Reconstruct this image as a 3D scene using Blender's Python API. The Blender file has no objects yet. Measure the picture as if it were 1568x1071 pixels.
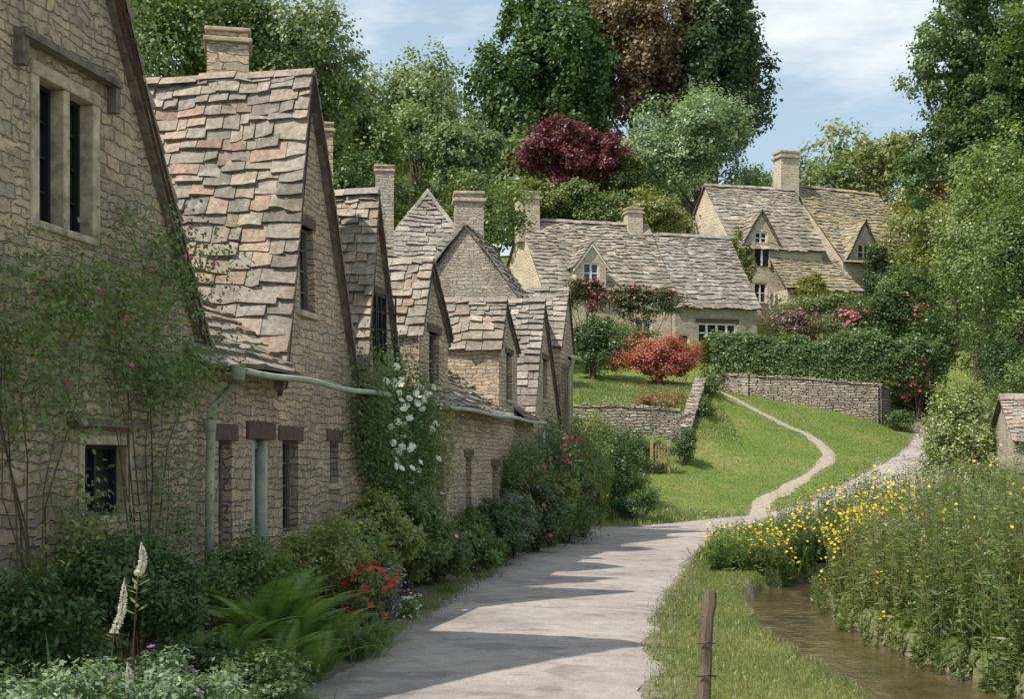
import bpy, math, numpy as np
from mathutils import Vector
from mathutils.geometry import tessellate_polygon
R0=np.random.default_rng(7)
scene=bpy.context.scene
COL=scene.collection
# ------------------------------------------------------------------ materials
def newmat(name):
    m=bpy.data.materials.new(name); m.use_nodes=True
    nt=m.node_tree; nt.nodes.clear()
    out=nt.nodes.new('ShaderNodeOutputMaterial')
    return m,nt,out
def N(nt,t,**k):
    n=nt.nodes.new(t)
    for a,b in k.items(): setattr(n,a,b)
    return n
def ramp(nt,stops,interp='LINEAR'):
    r=N(nt,'ShaderNodeValToRGB'); e=r.color_ramp.elements; r.color_ramp.interpolation=interp
    while len(e)<len(stops): e.new(0.5)
    for i,(p,c) in enumerate(stops):
        e[i].position=p; e[i].color=(c[0],c[1],c[2],1)
    return r
def mixc(nt,mode,fac,a,b):
    m=N(nt,'ShaderNodeMix',data_type='RGBA',blend_type=mode)
    L=nt.links
    for s,v in ((m.inputs[0],fac),(m.inputs[6],a),(m.inputs[7],b)):
        if hasattr(v,'links'): L.new(v,s)
        elif isinstance(v,(int,float)): s.default_value=v
        else: s.default_value=(v[0],v[1],v[2],1)
    return m.outputs[2]
def noise(nt,vec,scale,detail=4,rough=.6):
    n=N(nt,'ShaderNodeTexNoise'); n.inputs['Scale'].default_value=scale
    n.inputs['Detail'].default_value=detail; n.inputs['Roughness'].default_value=rough
    if vec is not None: nt.links.new(vec,n.inputs['Vector'])
    return n
def principled(nt,out,rough=.9,spec=.2):
    p=N(nt,'ShaderNodeBsdfPrincipled'); p.inputs['Roughness'].default_value=rough
    p.inputs['Specular IOR Level'].default_value=spec
    nt.links.new(p.outputs[0],out.inputs[0]); return p
def bump(nt,h,p,strength,dist):
    b=N(nt,'ShaderNodeBump'); b.inputs['Strength'].default_value=strength; b.inputs['Distance'].default_value=dist
    nt.links.new(h,b.inputs['Height']); nt.links.new(b.outputs[0],p.inputs['Normal'])

def stone_mat(name,cols,mortar,bw=.27,rh=.105,ms=.010,hx=-.6,hy=1.0,bs=1.0,dist=.035,wob=.075,grime=.6,damp=.4):
    """coursed rubble: noise-distorted courses of stones"""
    m,nt,out=newmat(name); L=nt.links
    p=principled(nt,out,.95,.1)
    tc=N(nt,'ShaderNodeTexCoord'); O=tc.outputs['Object']
    wn=noise(nt,O,2.6/ (bw/.25),3); ad=mixc(nt,'LINEAR_LIGHT',wob*(bw/.25)*.9,O,wn.outputs['Color'])
    wn2=noise(nt,O,12/(bw/.25),3); ad=mixc(nt,'LINEAR_LIGHT',.024*(bw/.25),ad,wn2.outputs['Color'])
    dp=N(nt,'ShaderNodeVectorMath',operation='DOT_PRODUCT'); L.new(ad,dp.inputs[0]); dp.inputs[1].default_value=(hx,hy,0)
    sx=N(nt,'ShaderNodeSeparateXYZ'); L.new(ad,sx.inputs[0]); cx=N(nt,'ShaderNodeCombineXYZ'); L.new(dp.outputs['Value'],cx.inputs[0]); L.new(sx.outputs[2],cx.inputs[1])
    def brick(w,h,o,sq):
        b=N(nt,'ShaderNodeTexBrick'); b.offset=o; b.squash=sq; b.squash_frequency=3; b.offset_frequency=2
        L.new(cx.outputs[0],b.inputs['Vector']); b.inputs['Scale'].default_value=1; b.inputs['Brick Width'].default_value=w; b.inputs['Row Height'].default_value=h
        b.inputs['Mortar Size'].default_value=ms; b.inputs['Mortar Smooth'].default_value=1
        b.inputs['Color1'].default_value=(0,0,0,1); b.inputs['Color2'].default_value=(1,1,1,1); b.inputs['Mortar'].default_value=(.5,.5,.5,1); return b
    b1=brick(bw,rh,.5,.6); b2=brick(bw*.6,rh*.66,.37,1.6)
    mk=noise(nt,O,1.9/(bw/.25),2); mr=ramp(nt,[(.48,(0,0,0)),(.52,(1,1,1))]); L.new(mk.outputs[0],mr.inputs[0])
    val=mixc(nt,'MIX',mr.outputs[0],b1.outputs['Color'],b2.outputs['Color']); fac=mixc(nt,'MIX',mr.outputs[0],b1.outputs['Fac'],b2.outputs['Fac'])
    n=len(cols)
    r=ramp(nt,[(i/(n-1),c) for i,c in enumerate(cols)]); L.new(val,r.inputs[0])
    n2=noise(nt,O,16/(bw/.25),8,.75)
    r2=ramp(nt,[(.32,(.60,.57,.55)),(.5,(1,.99,.97)),(.68,(1.32,1.29,1.25))]); L.new(n2.outputs[0],r2.inputs[0])
    c=mixc(nt,'MULTIPLY',1,r.outputs[0],r2.outputs[0])
    c=mixc(nt,'MIX',fac,c,mixc(nt,'MULTIPLY',.8,mortar,r2.outputs[0]))
    n3=noise(nt,O,.9,6,.7)
    r3=ramp(nt,[(.33,(.58,.55,.55)),(.5,(1.0,.97,.94)),(.66,(1.25,1.17,1.06))]); L.new(n3.outputs[0],r3.inputs[0])
    c=mixc(nt,'MULTIPLY',grime,c,r3.outputs[0])
    n5=noise(nt,O,6/(bw/.25),6,.75); r5=ramp(nt,[(.60,(0,0,0)),(.68,(.8,.8,.8))]); L.new(n5.outputs[0],r5.inputs[0])
    c=mixc(nt,'MIX',r5.outputs[0],c,(.58,.53,.45))
    mp=N(nt,'ShaderNodeMapping'); mp.inputs['Scale'].default_value=(2.2,2.2,.6); mp.inputs['Location'].default_value=(3,1,7); L.new(O,mp.inputs[0])
    n6=noise(nt,mp.outputs[0],1.1/(bw/.25),6,.7); r6=ramp(nt,[(.54,(0,0,0)),(.70,(damp,damp,damp))]); L.new(n6.outputs[0],r6.inputs[0])
    c=mixc(nt,'MIX',r6.outputs[0],c,(.20,.17,.14))
    L.new(c,p.inputs['Base Color'])
    inv=N(nt,'ShaderNodeInvert'); L.new(fac,inv.inputs['Color'])
    hh=mixc(nt,'ADD',.8,inv.outputs[0],n2.outputs[0])
    hh=mixc(nt,'ADD',.35,hh,val)
    bump(nt,hh,p,bs,dist)
    return m
M={}
M['stone']=stone_mat('stone_warm',[(.36,.30,.25),(.57,.46,.34),(.46,.385,.31),(.64,.51,.37),(.41,.365,.32)],(.48,.41,.33))
M['stone_grey']=stone_mat('stone_grey',[(.36,.335,.29),(.51,.465,.39),(.43,.395,.34),(.57,.515,.42)],(.41,.375,.32),.24,.085)
M['stone_far']=stone_mat('stone_far',[(.49,.425,.33),(.62,.545,.43),(.56,.49,.39)],(.49,.435,.36),.5,.2,.02,.5,1.0,.6,grime=.5,damp=.25)
M['drystone']=stone_mat('dry_stone',[(.30,.265,.22),(.48,.43,.355),(.38,.34,.29),(.58,.53,.45)],(.06,.052,.042),.40,.12,.022,.75,.66,1,.07,.07)

def attr_mat(name,rough=.9,transl=0,noise_sc=None,bumpd=0,lo=.6,hi=1.25,spots=False,gain=1.0):
    m,nt,out=newmat(name); L=nt.links
    at=N(nt,'ShaderNodeAttribute'); at.attribute_name='Col'; c=at.outputs['Color']
    if transl>0:
        if gain!=1: c=mixc(nt,'MULTIPLY',1,c,(gain,gain*.98,gain*.97))
        d=N(nt,'ShaderNodeBsdfDiffuse'); t=N(nt,'ShaderNodeBsdfTranslucent'); mx=N(nt,'ShaderNodeMixShader')
        mx.inputs[0].default_value=transl
        L.new(c,d.inputs[0])
        tc2=mixc(nt,'MULTIPLY',1,c,(1.4,1.4,.75)); L.new(tc2,t.inputs[0])
        L.new(d.outputs[0],mx.inputs[1]); L.new(t.outputs[0],mx.inputs[2])
        g=N(nt,'ShaderNodeBsdfGlossy'); g.inputs['Roughness'].default_value=.45; g.inputs[0].default_value=(1,1,1,1)
        m2=N(nt,'ShaderNodeMixShader'); m2.inputs[0].default_value=.035
        L.new(mx.outputs[0],m2.inputs[1]); L.new(g.outputs[0],m2.inputs[2]); L.new(m2.outputs[0],out.inputs[0])
        return m
    p=principled(nt,out,rough,.15)
    if noise_sc:
        tc=N(nt,'ShaderNodeTexCoord')
        n=noise(nt,tc.outputs['Object'],noise_sc,8,.75)
        r=ramp(nt,[(.32,(lo,lo,lo)),(.66,(hi,hi,hi))]); L.new(n.outputs[0],r.inputs[0])
        c=mixc(nt,'MULTIPLY',1,c,r.outputs[0])
        if spots:
            n4=noise(nt,tc.outputs['Object'],noise_sc*.45,6,.78)
            r4=ramp(nt,[(.58,(0,0,0)),(.68,(.9,.9,.9))]); L.new(n4.outputs[0],r4.inputs[0])
            c=mixc(nt,'MIX',r4.outputs[0],c,(.48,.455,.39))
            n5=noise(nt,tc.outputs['Object'],noise_sc*.13,7,.72)
            r5=ramp(nt,[(.48,(0,0,0)),(.64,(.65,.65,.65))]); L.new(n5.outputs[0],r5.inputs[0])
            c=mixc(nt,'MIX',r5.outputs[0],c,(.16,.14,.10))
            n7=noise(nt,tc.outputs['Object'],noise_sc*.3,6,.7); r7=ramp(nt,[(.60,(0,0,0)),(.72,(.7,.7,.7))]); L.new(n7.outputs[0],r7.inputs[0])
            c=mixc(nt,'MIX',r7.outputs[0],c,(.19,.175,.085))
        if bumpd: bump(nt,n.outputs[0],p,.9,bumpd)
    L.new(c,p.inputs['Base Color']); return m
M['leaf']=attr_mat('leaf_foliage',transl=.38,gain=1.75)
M['petal']=attr_mat('flower_petal',transl=.2)
M['tile']=attr_mat('stone_roof_tile',.92,0,14,.016,.5,1.3,spots=True)
M['tile_far']=attr_mat('stone_roof_tile_far',.92,0,3.5,.03,.5,1.3,True)

def plain(name,col,rough=.6,sc=20,var=.25,bd=0.004,spec=.3,stretch=None):
    m,nt,out=newmat(name); p=principled(nt,out,rough,spec); L=nt.links
    tc=N(nt,'ShaderNodeTexCoord'); vec=tc.outputs['Object']
    if stretch:
        mp=N(nt,'ShaderNodeMapping'); mp.inputs['Scale'].default_value=stretch; L.new(vec,mp.inputs['Vector']); vec=mp.outputs[0]
    n=noise(nt,vec,sc,6,.7)
    r=ramp(nt,[(.3,[x*(1-var) for x in col]),(.7,[x*(1+var) for x in col])]); L.new(n.outputs[0],r.inputs[0])
    L.new(r.outputs[0],p.inputs['Base Color'])
    if bd: bump(nt,n.outputs[0],p,.5,bd)
    return m
M['wood']=plain('weathered_dark_wood',(.12,.085,.065),.85,12,.5,.01,.2,(4,4,1))
M['verge']=plain('verge_slate',(.17,.145,.12),.9,9,.5,.02,.1)
M['woodg']=plain('grey_oak',(.17,.15,.125),.9,14,.5,.012,.1,(5,5,.6))
M['gatewood']=plain('gate_wood',(.40,.29,.17),.8,14,.3,.006,.2,(5,5,.6))
M['bark']=plain('bark',(.12,.095,.07),.95,8,.4,.02,.1,(2,2,.5))
M['green']=plain('pale_green_paint',(.36,.39,.30),.5,9,.28,.001,.3)
M['white']=plain('white_paint',(.72,.70,.64),.5,30,.06,.001,.4)
M['ash']=plain('dressed_stone',(.45,.38,.28),.9,7,.5,.014,.1)
M['iron']=plain('black_iron',(.02,.022,.024),.5,30,.2,0,.4)
def glassmat():
    m,nt,out=newmat('window_glass'); p=principled(nt,out,.08,.6)
    tc=N(nt,'ShaderNodeTexCoord'); n=noise(nt,tc.outputs['Object'],3,2)
    r=ramp(nt,[(.4,(.012,.014,.016)),(.7,(.05,.052,.05))]); nt.links.new(n.outputs[0],r.inputs[0])
    nt.links.new(r.outputs[0],p.inputs['Base Color']); bump(nt,n.outputs[0],p,.15,.02); return m
M['glass']=glassmat()
# ------------------------------------------------------------------ mesh helpers
def link(o,parent=None):
    COL.objects.link(o)
    if parent is not None: o.parent=parent
    return o
def empty(name):
    e=bpy.data.objects.new(name,None); e.empty_display_size=.3; COL.objects.link(e); return e
class Acc:
    def __init__(s): s.v=[];s.f=[]
    def poly(s,pts):
        n=len(s.v); s.v+= [tuple(p) for p in pts]; s.f.append(tuple(range(n,n+len(pts))))
    def hexa(s,p):
        n=len(s.v); s.v+=[tuple(q) for q in p]
        for f in ((0,3,2,1),(4,5,6,7),(0,1,5,4),(1,2,6,5),(2,3,7,6),(3,0,4,7)): s.f.append(tuple(n+i for i in f))
    def box(s,F,s0,s1,d0,d1,z0,z1):
        s.hexa([F(s0,d0,z0),F(s1,d0,z0),F(s1,d1,z0),F(s0,d1,z0),F(s0,d0,z1),F(s1,d0,z1),F(s1,d1,z1),F(s0,d1,z1)])
    def tube(s,pts,rad,k=8):
        pts=[Vector(p) for p in pts]; n0=len(s.v)
        if not hasattr(rad,'__len__'): rad=[rad]*len(pts)
        for i,p in enumerate(pts):
            t=(pts[min(i+1,len(pts)-1)]-pts[max(i-1,0)]).normalized()
            a=t.cross(Vector((.31,.17,.93)) if abs(t.z)<.9 else Vector((1,.2,0))).normalized(); b=t.cross(a)
            for j in range(k):
                w=2*math.pi*j/k; s.v.append(tuple(p+(a*math.cos(w)+b*math.sin(w))*rad[i]))
        for i in range(len(pts)-1):
            for j in range(k):
                s.f.append((n0+i*k+j,n0+i*k+(j+1)%k,n0+(i+1)*k+(j+1)%k,n0+(i+1)*k+j))
        s.f.append(tuple(n0+(len(pts)-1)*k+j for j in range(k)))
    def build(s,name,mat,parent=None,smooth=False,bevel=0):
        if not s.v: return None
        me=bpy.data.meshes.new(name); me.from_pydata(s.v,[],s.f); me.materials.append(mat)
        if smooth: me.polygons.foreach_set('use_smooth',[True]*len(me.polygons))
        me.update(); o=link(bpy.data.objects.new(name,me),parent)
        if bevel:
            b=o.modifiers.new('b','BEVEL'); b.width=bevel; b.segments=2
        return o
class Q:
    def __init__(s): s.a=[];s.c=[]
    def add(s,quads,col):
        quads=np.asarray(quads,dtype=np.float32); col=np.asarray(col,dtype=np.float32)
        if col.ndim==1: col=np.tile(col,(len(quads),1))
        s.a.append(quads); s.c.append(col)
    def cards(s,p,ax,nr,Ln,W,col,mid=.5):
        ax=ax/np.linalg.norm(ax,axis=1,keepdims=True)
        b=np.cross(ax,nr); b/= (np.linalg.norm(b,axis=1,keepdims=True)+1e-9)
        Ln=np.broadcast_to(Ln,(len(p),))[:,None]; W=np.broadcast_to(W,(len(p),))[:,None]
        m=p+ax*Ln*mid
        s.add(np.stack([p,m+b*W/2,p+ax*Ln,m-b*W/2],1),col)
    def build(s,name,mat,parent=None):
        if not s.a: return None
        a=np.concatenate(s.a); c=np.concatenate(s.c); n=len(a)
        me=bpy.data.meshes.new(name)
        me.vertices.add(n*4); me.vertices.foreach_set('co',a.reshape(-1))
        me.loops.add(n*4); me.loops.foreach_set('vertex_index',np.arange(n*4,dtype=np.int32))
        me.polygons.add(n); me.polygons.foreach_set('loop_start',np.arange(0,n*4,4,dtype=np.int32))
        me.update(calc_edges=True)
        at=me.attributes.new('Col','FLOAT_COLOR','POINT')
        cc=np.ones((n,4,4),dtype=np.float32); cc[:,:,:3]=c[:,None,:]
        at.data.foreach_set('color',cc.reshape(-1))
        me.materials.append(mat); me.validate()
        return link(bpy.data.objects.new(name,me),parent)
def unit(rng,n):
    v=rng.normal(size=(n,3)); return v/np.linalg.norm(v,axis=1,keepdims=True)
def lerp(a,b,t): return np.asarray(a)[None]*(1-t[:,None])+np.asarray(b)[None]*t[:,None]
# ------------------------------------------------------------------ terrain
CP=np.array([(-3,5,0),(0,0,0),(0,10,0),(0,16,0),(.5,20,0),(1,26,0),(1,30,0),(3,38,0),(-8,8,.2),(-8,20,.6),(-14,20,2),(-15,35,6),(-5,36,2.5),(0,38,.6),
(5,25,0),(10,25,0),(6,38,0),(10.6,42,.25),(4.5,40,0.02),(4.3,45,1.1),(5.3,47,1.45),(14.2,47.2,1.3),(13.2,50.5,1.95),(17,52,2.2),(18.5,56,2.8),(20.2,60.5,3.3),(25,68,4.6),(9.2,58,5.0),(10.1,60,5.1),
(17,59,3.5),(14,55,2.9),(12.3,50.5,2.05),(7.7,42,.12),(12.2,56,3.5),(15.8,57.2,3.2),(6.9,50,2.4),(11.1,56,3.8),(12.5,53.5,2.9),(10.1,46.5,1.12),(8.3,44,.6),(8,54,3.9),
(2.3,50,2.6),(6,50,2.6),(2.3,52,4.0),(5.5,52.2,4.1),(6,57,4.9),(3,57,5.0),(0,45,1.5),(0,52,3.8),(-4,60,6),(3,73,8.2),(12,75,8.5),(14,70,7.3),(20,85,11),(26,88,11.5),(10,66,6.6),(11,62,5.6),(16,62,5.5),(20,66,6),
(0,100,15),(20,110,18),(40,100,16),(60,100,15),(-30,80,9),(-60,100,12),(-30,120,18),(0,150,26),(40,150,26),(80,150,24),(0,300,45),(90,300,45),(-100,300,45),(-100,100,15),(120,120,20),
(25,45,2),(16,36,.2),(12,20,0),(25,25,.3),(40,40,4),(30,72,8),(8,15,0),(6,8,0),(3,5,0),(5,30,0),(0,-20,0),(20,-10,0),(-20,-10,1),(0,-60,0),(60,-30,3),(-60,-30,5),(-60,30,10),(70,40,10),(19,45,1.0),(16,41,.4)],float)
def _sys():
    n=len(CP); D=np.hypot(CP[:,None,0]-CP[None,:,0],CP[:,None,1]-CP[None,:,1])
    A=np.zeros((n+3,n+3)); A[:n,:n]=np.sqrt(D*D+.6)
    P=np.c_[np.ones(n),CP[:,:2]]; A[:n,n:]=P; A[n:,:n]=P.T
    return np.linalg.solve(A,np.r_[CP[:,2],0,0,0])
WW=_sys()
def tz0(x,y):
    x=np.asarray(x,float);y=np.asarray(y,float); sh=x.shape; x=x.ravel();y=y.ravel(); out=np.zeros(len(x))
    for i in range(0,len(x),20000):
        xs=x[i:i+20000];ys=y[i:i+20000]
        D=np.sqrt((xs[:,None]-CP[None,:,0])**2+(ys[:,None]-CP[None,:,1])**2+.6)
        out[i:i+20000]=D@WW[:-3]+WW[-3]+WW[-2]*xs+WW[-1]*ys
    return out.reshape(sh)
def polydist(x,y,pl):
    best=np.full(x.shape,1e9)
    for a,b in zip(pl[:-1],pl[1:]):
        dx,dy=b[0]-a[0],b[1]-a[1]; t=np.clip(((x-a[0])*dx+(y-a[1])*dy)/(dx*dx+dy*dy),0,1)
        d=np.hypot(x-a[0]-t*dx,y-a[1]-t*dy)-(a[2]+t*(b[2]-a[2])); best=np.minimum(best,d)
    return best
ROAD=[(-.5,-12,1.5),(-.4,4,1.4),(-.2,9.5,1.27),(.2,14,1.28),(.85,18.4,1.4),(1.9,25,1.6),(3.2,31,1.75),(5.0,36,2.0),(7.4,39.4,2.0),(10.6,42.0,1.7),(14.2,47.2,1.5),(17,52,1.4),(18.7,56,1.4),(20.3,60.5,1.4),(25,68,1.5),(32,76,1.5)]
PATH=[(7.7,41,.3),(8.4,43.6,.27),(10.1,46.5,.24),(11.9,49.6,.24),(12.4,52.5,.24),(11.5,55.3,.22),(10,57.2,.22),(8.9,58.6,.22),(8.4,61,.25)]
STREAM=[(8,2,1.2),(5.6,6,1.2),(4.1,9,1.15),(3.6,11,.85),(3.5,14,.68),(3.75,17,.62),(4.15,19.5,.6),(5.5,22,.7),(9,24,.8),(18,27,.8),(40,30,1)]
def smooth(pl,k=6):
    P=np.array(pl); out=[]
    for i in range(len(P)-1):
        p0=P[max(i-1,0)];p1=P[i];p2=P[i+1];p3=P[min(i+2,len(P)-1)]
        for j in range(k):
            t=j/k; out.append(.5*((2*p1)+(-p0+p2)*t+(2*p0-5*p1+4*p2-p3)*t*t+(-p0+3*p1-3*p2+p3)*t**3))
    out.append(P[-1]); return np.array(out)
ROAD=smooth(ROAD);PATH=smooth(PATH);STREAM=smooth(STREAM)
def tz(x,y):
    z=tz0(x,y); x=np.asarray(x,float);y=np.asarray(y,float)
    d=polydist(x,y,STREAM)+.10*np.sin(x*5+y*3.1)*np.sin(y*2.3-x); t=np.clip((.14-d)/.32,0,1); t=t*t*(3-2*t)
    return z-.75*t
def tz1(x,y): return float(tz(np.array([float(x)]),np.array([float(y)]))[0])
def build_terrain():
    def axis(segs):
        o=[]
        for a,b,s in segs: o+=list(np.arange(a,b,s))
        return np.array(o+[segs[-1][1]])
    xs=axis([(-220,-60,20),(-60,-20,5),(-20,-5,1.5),(-5,-2,.25),(-2,7,.12),(7,24,.25),(24,60,2),(60,260,20)])
    ys=axis([(-80,-20,15),(-20,4,2),(4,24,.14),(24,66,.25),(66,120,2),(120,420,15)])
    X,Y=np.meshgrid(xs,ys); Z=tz(X,Y)
    rd=polydist(X,Y,ROAD); pd=polydist(X,Y,PATH)
    Z=Z+R0.normal(size=Z.shape)*.006
    Z-= .08*np.clip((-.16-rd)/.2,0,1)+.03*np.clip((-.08-pd)/.12,0,1)
    dirt=np.clip(1.1-np.minimum(rd,pd+.18)/.42,0,1)
    wl=X-(-5.4+.21*Y); dirt=np.maximum(dirt,((wl<2.0)&(Y<36)).astype(float))
    sd=polydist(X,Y,STREAM); dirt=np.maximum(dirt,np.clip((.2-sd)/.2,0,1))
    ny,nx=X.shape
    me=bpy.data.meshes.new('ground'); co=np.stack([X,Y,Z],-1).reshape(-1,3)
    idx=np.arange(ny*nx).reshape(ny,nx); f=np.stack([idx[:-1,:-1],idx[:-1,1:],idx[1:,1:],idx[1:,:-1]],-1).reshape(-1,4)
    me.vertices.add(len(co)); me.vertices.foreach_set('co',co.astype(np.float32).ravel())
    me.loops.add(f.size); me.loops.foreach_set('vertex_index',f.astype(np.int32).ravel())
    me.polygons.add(len(f)); me.polygons.foreach_set('loop_start',np.arange(0,f.size,4,dtype=np.int32))
    me.update(calc_edges=True); me.polygons.foreach_set('use_smooth',[True]*len(f))
    a=me.attributes.new('dirt','FLOAT','POINT'); a.data.foreach_set('value',dirt.astype(np.float32).ravel())
    m,nt,out=newmat('grass_ground'); L=nt.links; p=principled(nt,out,.95,.08)
    tc=N(nt,'ShaderNodeTexCoord')
    n1=noise(nt,tc.outputs['Object'],.45,6,.7); n2=noise(nt,tc.outputs['Object'],9,6,.75); n3=noise(nt,tc.outputs['Object'],45,3,.8)
    r1=ramp(nt,[(.3,(.11,.165,.04)),(.48,(.16,.215,.055)),(.62,(.22,.24,.08)),(.74,(.29,.25,.14))]); L.new(n1.outputs[0],r1.inputs[0])
    r2=ramp(nt,[(.3,(.5,.55,.48)),(.68,(1.35,1.3,1.25))]); L.new(n2.outputs[0],r2.inputs[0])
    c=mixc(nt,'MULTIPLY',1,r1.outputs[0],r2.outputs[0])
    at=N(nt,'ShaderNodeAttribute'); at.attribute_name='dirt'
    mm=N(nt,'ShaderNodeMath',operation='MULTIPLY_ADD'); L.new(n2.outputs[0],mm.inputs[0]); mm.inputs[1].default_value=1.6
    ms=N(nt,'ShaderNodeMath',operation='SUBTRACT'); L.new(at.outputs['Fac'],ms.inputs[0]); ms.inputs[1].default_value=1.1; L.new(ms.outputs[0],mm.inputs[2]); mm.use_clamp=True
    rd2=ramp(nt,[(.3,(.19,.155,.12)),(.7,(.40,.345,.27))]); L.new(n2.outputs[0],rd2.inputs[0])
    c=mixc(nt,'MIX',mm.outputs[0],c,rd2.outputs[0])
    L.new(c,p.inputs['Base Color']); bump(nt,mixc(nt,'ADD',.5,n2.outputs[0],n3.outputs[0]),p,.9,.05)
    me.materials.append(m); link(bpy.data.objects.new('ground',me))
build_terrain()
def strip(name,pl,mat,lift,cross=10,edge=.05,zf=None,crown=0.0):
    pl=np.array(pl)
    seg=np.r_[0,np.cumsum(np.hypot(*np.diff(pl[:,:2],axis=0).T))]; t=np.arange(0,seg[-1],.12)
    x=np.interp(t,seg,pl[:,0]);y=np.interp(t,seg,pl[:,1]);h=np.interp(t,seg,pl[:,2])
    tx=np.gradient(x);ty=np.gradient(y)
    ker=np.hanning(15);ker/=ker.sum(); txs=np.convolve(np.pad(tx,7,'edge'),ker,'valid');tys=np.convolve(np.pad(ty,7,'edge'),ker,'valid')
    l=np.hypot(txs,tys);nx=tys/l;ny=-txs/l
    rr=np.random.default_rng(3)
    w=np.linspace(-1,1,cross+1)
    def jit():
        a=np.convolve(rr.normal(size=len(t)),np.hanning(17)/2.45,'same')*edge*.6; return a+rr.normal(size=len(t))*edge*.1
    jl=jit();jr=jit()
    W=w[None]*h[:,None]; W[:,0]-=jl;W[:,-1]+=jr
    X=x[:,None]+nx[:,None]*W;Y=y[:,None]+ny[:,None]*W
    Z=(tz0(X,Y) if zf is None else np.full(X.shape,zf))+lift+crown*(1-w[None]**2)
    if zf is None: Z[:,0]-=lift*.8;Z[:,-1]-=lift*.8
    v=np.stack([X,Y,Z],-1).reshape(-1,3); nyy,nxx=X.shape; idx=np.arange(nyy*nxx).reshape(nyy,nxx)
    f=np.stack([idx[:-1,:-1],idx[:-1,1:],idx[1:,1:],idx[1:,:-1]],-1).reshape(-1,4)
    me=bpy.data.meshes.new(name); me.from_pydata(v.tolist(),[],f.tolist()); me.materials.append(mat)
    me.polygons.foreach_set('use_smooth',[True]*len(f)); link(bpy.data.objects.new(name,me))
def roadmat():
    m,nt,out=newmat('worn_road_surface'); L=nt.links; p=principled(nt,out,.9,.15)
    tc=N(nt,'ShaderNodeTexCoord'); o=tc.outputs['Object']
    n1=noise(nt,o,.6,7,.7); n2=noise(nt,o,4,8,.8); n3=noise(nt,o,55,5,.85)
    r1=ramp(nt,[(.34,(.31,.275,.255)),(.5,(.42,.37,.335)),(.68,(.50,.44,.39))]); L.new(n1.outputs[0],r1.inputs[0])
    r2=ramp(nt,[(.3,(.66,.65,.65)),(.5,(.98,.98,.98)),(.62,(1.1,1.1,1.1))]); L.new(n2.outputs[0],r2.inputs[0])
    r3=ramp(nt,[(.3,(.5,.5,.5)),(.7,(1.32,1.32,1.32))]); L.new(n3.outputs[0],r3.inputs[0])
    c=mixc(nt,'MULTIPLY',1,r1.outputs[0],r2.outputs[0]); c=mixc(nt,'MULTIPLY',1,c,r3.outputs[0])
    n4=noise(nt,o,1.3,4,.6); rp=ramp(nt,[(.57,(1,1,1)),(.60,(.68,.67,.70))]); L.new(n4.outputs[0],rp.inputs[0]); c=mixc(nt,'MULTIPLY',.75,c,rp.outputs[0])
    L.new(c,p.inputs['Base Color']); bump(nt,mixc(nt,'ADD',.6,n2.outputs[0],n3.outputs[0]),p,.6,.02); return m
RM=roadmat()
strip('road',ROAD,RM,.02,10,.11,crown=.02)
strip('footpath',PATH,plain('trodden_gravel_path',(.36,.31,.24),.95,9,.4,.01,.1),.014,4,.12)
def watermat():
    m,nt,out=newmat('stream_water'); L=nt.links; p=principled(nt,out,.04,.9)
    tc=N(nt,'ShaderNodeTexCoord'); mp=N(nt,'ShaderNodeMapping'); mp.inputs['Scale'].default_value=(1,.6,1); L.new(tc.outputs['Object'],mp.inputs[0])
    n=noise(nt,mp.outputs[0],2.2,6,.7); n2=noise(nt,mp.outputs[0],7,4,.6)
    r=ramp(nt,[(.35,(.04,.03,.017)),(.55,(.12,.085,.045)),(.7,(.21,.16,.085))]); L.new(n.outputs[0],r.inputs[0]); L.new(r.outputs[0],p.inputs['Base Color'])
    bump(nt,n2.outputs[0],p,.45,.05); return m
strip('stream_water',[(a,b,c+.3) for a,b,c in STREAM],watermat(),-.30,4,.0,zf=0.0)
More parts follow.
